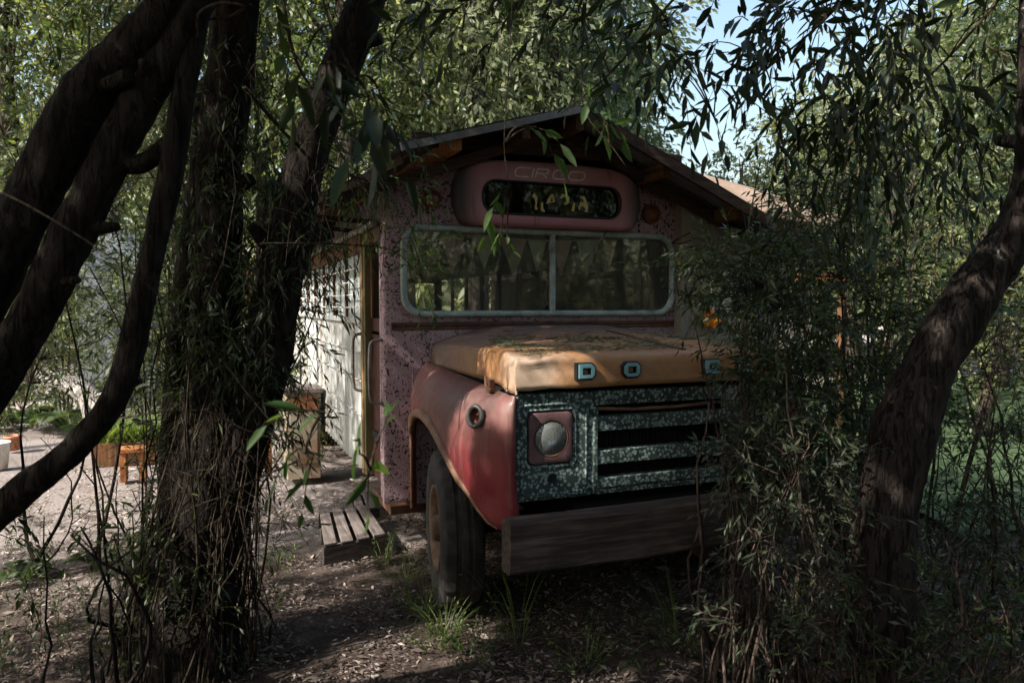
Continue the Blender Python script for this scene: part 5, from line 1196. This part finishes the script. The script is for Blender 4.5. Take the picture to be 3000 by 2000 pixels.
# brighter low garden plants
rng = np.random.default_rng(17)
for i, (u, v, d, w_, h, lab) in enumerate([(0, 700, 11, 1.3, 3.4, 'tall leafy bush at the left edge behind the first stem'), (140, 690, 12.5, 1.3, 3.2, 'tall yellow green bush between the first two stems'), (330, 720, 12, 1.1, 2.8, 'tall green bush right of the tarpaulin shelter'), (400, 760, 11, 1.0, 2.6, 'distant green bush behind the planter'), (690, 830, 9.0, .5, 1.4, 'bright green bush at the rear corner of the bus')]):
    p = at(u, v, d); t = thing('garden_bush', lab, 'shrub', (p[0], p[1], 0), 'sunlit garden bushes'); qb = QB()
    crown(qb, [((p[0], p[1], h*.5), (w_, w_*.8, h*.55))], int(45*max(1, h/1.6)), 6, 8, .35, .085, .028, np.random.default_rng(150+i), 1, sig=.2, gaps=False)
    mb = MB()
    for k in range(5): mb.tube([(p[0]+.05*k-.1, p[1], -.05), (p[0]+.12*k-.24, p[1]+.05*(k-2), h*.5), (p[0]+.2*k-.4, p[1]+.1*(k-2), h*.9)], [.02, .014, .006], 6)
    mb.build('stems', M['twig'], t, True); qb.build('foliage', [M[('lf_sun', 'lf_sun2', 'lf_blue')[i % 3]], M['twig']], t)

# ------------------------------------------------------------------ background trees
def back_tree(label, u, v_top, d, wd, mats, seed, low=.35, dens=1.0, ll=.15, lw=.06):
    rng = np.random.default_rng(seed); b = at(u, 700, d); H = at(u, v_top, d)[2]; x, y = b[0], b[1]
    t = thing('background_tree', label, 'tree', (x, y, 0), 'trees standing behind the bus')
    mb = MB(); mb.tube([(x, y, -.1), (x+rng.normal(0, .1), y, H*.35), (x+rng.normal(0, .25), y, H*.7), (x, y, H*.97)], [.05+.018*H, .04+.014*H, .05+.006*H, .02], 10, True, .1, seed, 4); mb.build('trunk', M['bark_b'], t, True)
    nl = max(3, int(H/1.6)); blobs = []
    for k in range(nl):
        f = low+(1-low)*(k+.5)/nl; r = wd*(1.0-.55*abs(f-.55)/.45)
        blobs.append(((x+rng.normal(0, wd*.22), y+rng.normal(0, wd*.2), H*f), (r, r, H*(1-low)/nl*.85)))
    qb = QB(); cs = crown(qb, blobs, int(20*dens*wd/1.4), 8, 9, .55*max(1, d/12), ll*d/13, lw*d/13, rng, 1, sig=.38, tr=.006, gaps=False)
    ends = cs[rng.permutation(len(cs))[:14]]
    mb = MB()
    for e in ends:
        s0 = np.array((x, y, min(e[2]*.8, H*.8))); mb.tube([s0, (s0+e)/2+np.array((0, 0, .15)), e], [.04, .025, .008], 5)
    mb.build('limb', M['bark_b'], t, True); qb.build('crown', mats, t)
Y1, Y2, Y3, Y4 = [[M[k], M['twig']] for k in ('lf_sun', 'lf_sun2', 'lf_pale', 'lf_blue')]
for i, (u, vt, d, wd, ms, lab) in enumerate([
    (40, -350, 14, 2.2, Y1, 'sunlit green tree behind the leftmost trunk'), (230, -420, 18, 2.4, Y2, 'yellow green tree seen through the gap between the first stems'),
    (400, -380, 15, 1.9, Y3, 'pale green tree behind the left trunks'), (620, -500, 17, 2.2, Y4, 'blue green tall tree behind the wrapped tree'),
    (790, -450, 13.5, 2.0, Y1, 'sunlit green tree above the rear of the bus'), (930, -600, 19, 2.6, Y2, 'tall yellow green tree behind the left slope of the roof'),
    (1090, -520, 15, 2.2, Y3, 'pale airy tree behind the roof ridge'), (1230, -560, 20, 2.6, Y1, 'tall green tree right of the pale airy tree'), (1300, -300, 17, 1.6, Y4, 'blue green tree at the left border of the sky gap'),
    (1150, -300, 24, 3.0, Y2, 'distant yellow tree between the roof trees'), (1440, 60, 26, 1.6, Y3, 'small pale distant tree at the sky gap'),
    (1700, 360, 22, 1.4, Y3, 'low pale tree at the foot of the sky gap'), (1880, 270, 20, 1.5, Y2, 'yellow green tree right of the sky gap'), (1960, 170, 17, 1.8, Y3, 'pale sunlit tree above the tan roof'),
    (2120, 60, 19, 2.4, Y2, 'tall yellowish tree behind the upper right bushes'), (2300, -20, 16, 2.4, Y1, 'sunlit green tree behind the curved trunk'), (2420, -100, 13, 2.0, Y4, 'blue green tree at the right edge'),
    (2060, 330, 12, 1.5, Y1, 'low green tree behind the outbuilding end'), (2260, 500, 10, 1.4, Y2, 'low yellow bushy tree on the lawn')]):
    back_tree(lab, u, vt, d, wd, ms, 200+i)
# far wood closing the view
rng = np.random.default_rng(44); qb = QB(); n = 26000
an = rng.uniform(-.75, 1.35, n); dd = rng.uniform(27, 36, n); x = CAM[0]+np.sin(an)*dd; y = CAM[1]+np.cos(an)*dd
gapf = np.clip(1-np.exp(-((an-.52)/.19)**2)*.76, 0, 1); hh = (5.5+3.5*np.sin(an*7)+2.5*np.sin(an*17+1)+2*np.sin(an*41))*.55+6
z = rng.random(n)**.8*np.clip(hh*gapf, 2.0, 20)
leaves(qb, np.stack([x, y, z], 1), rng.normal(0, 1, (n, 3)), rng.normal(0, 1, (n, 3)), rng.uniform(.4, .9, n), rng.uniform(.2, .45, n), rng, 1)
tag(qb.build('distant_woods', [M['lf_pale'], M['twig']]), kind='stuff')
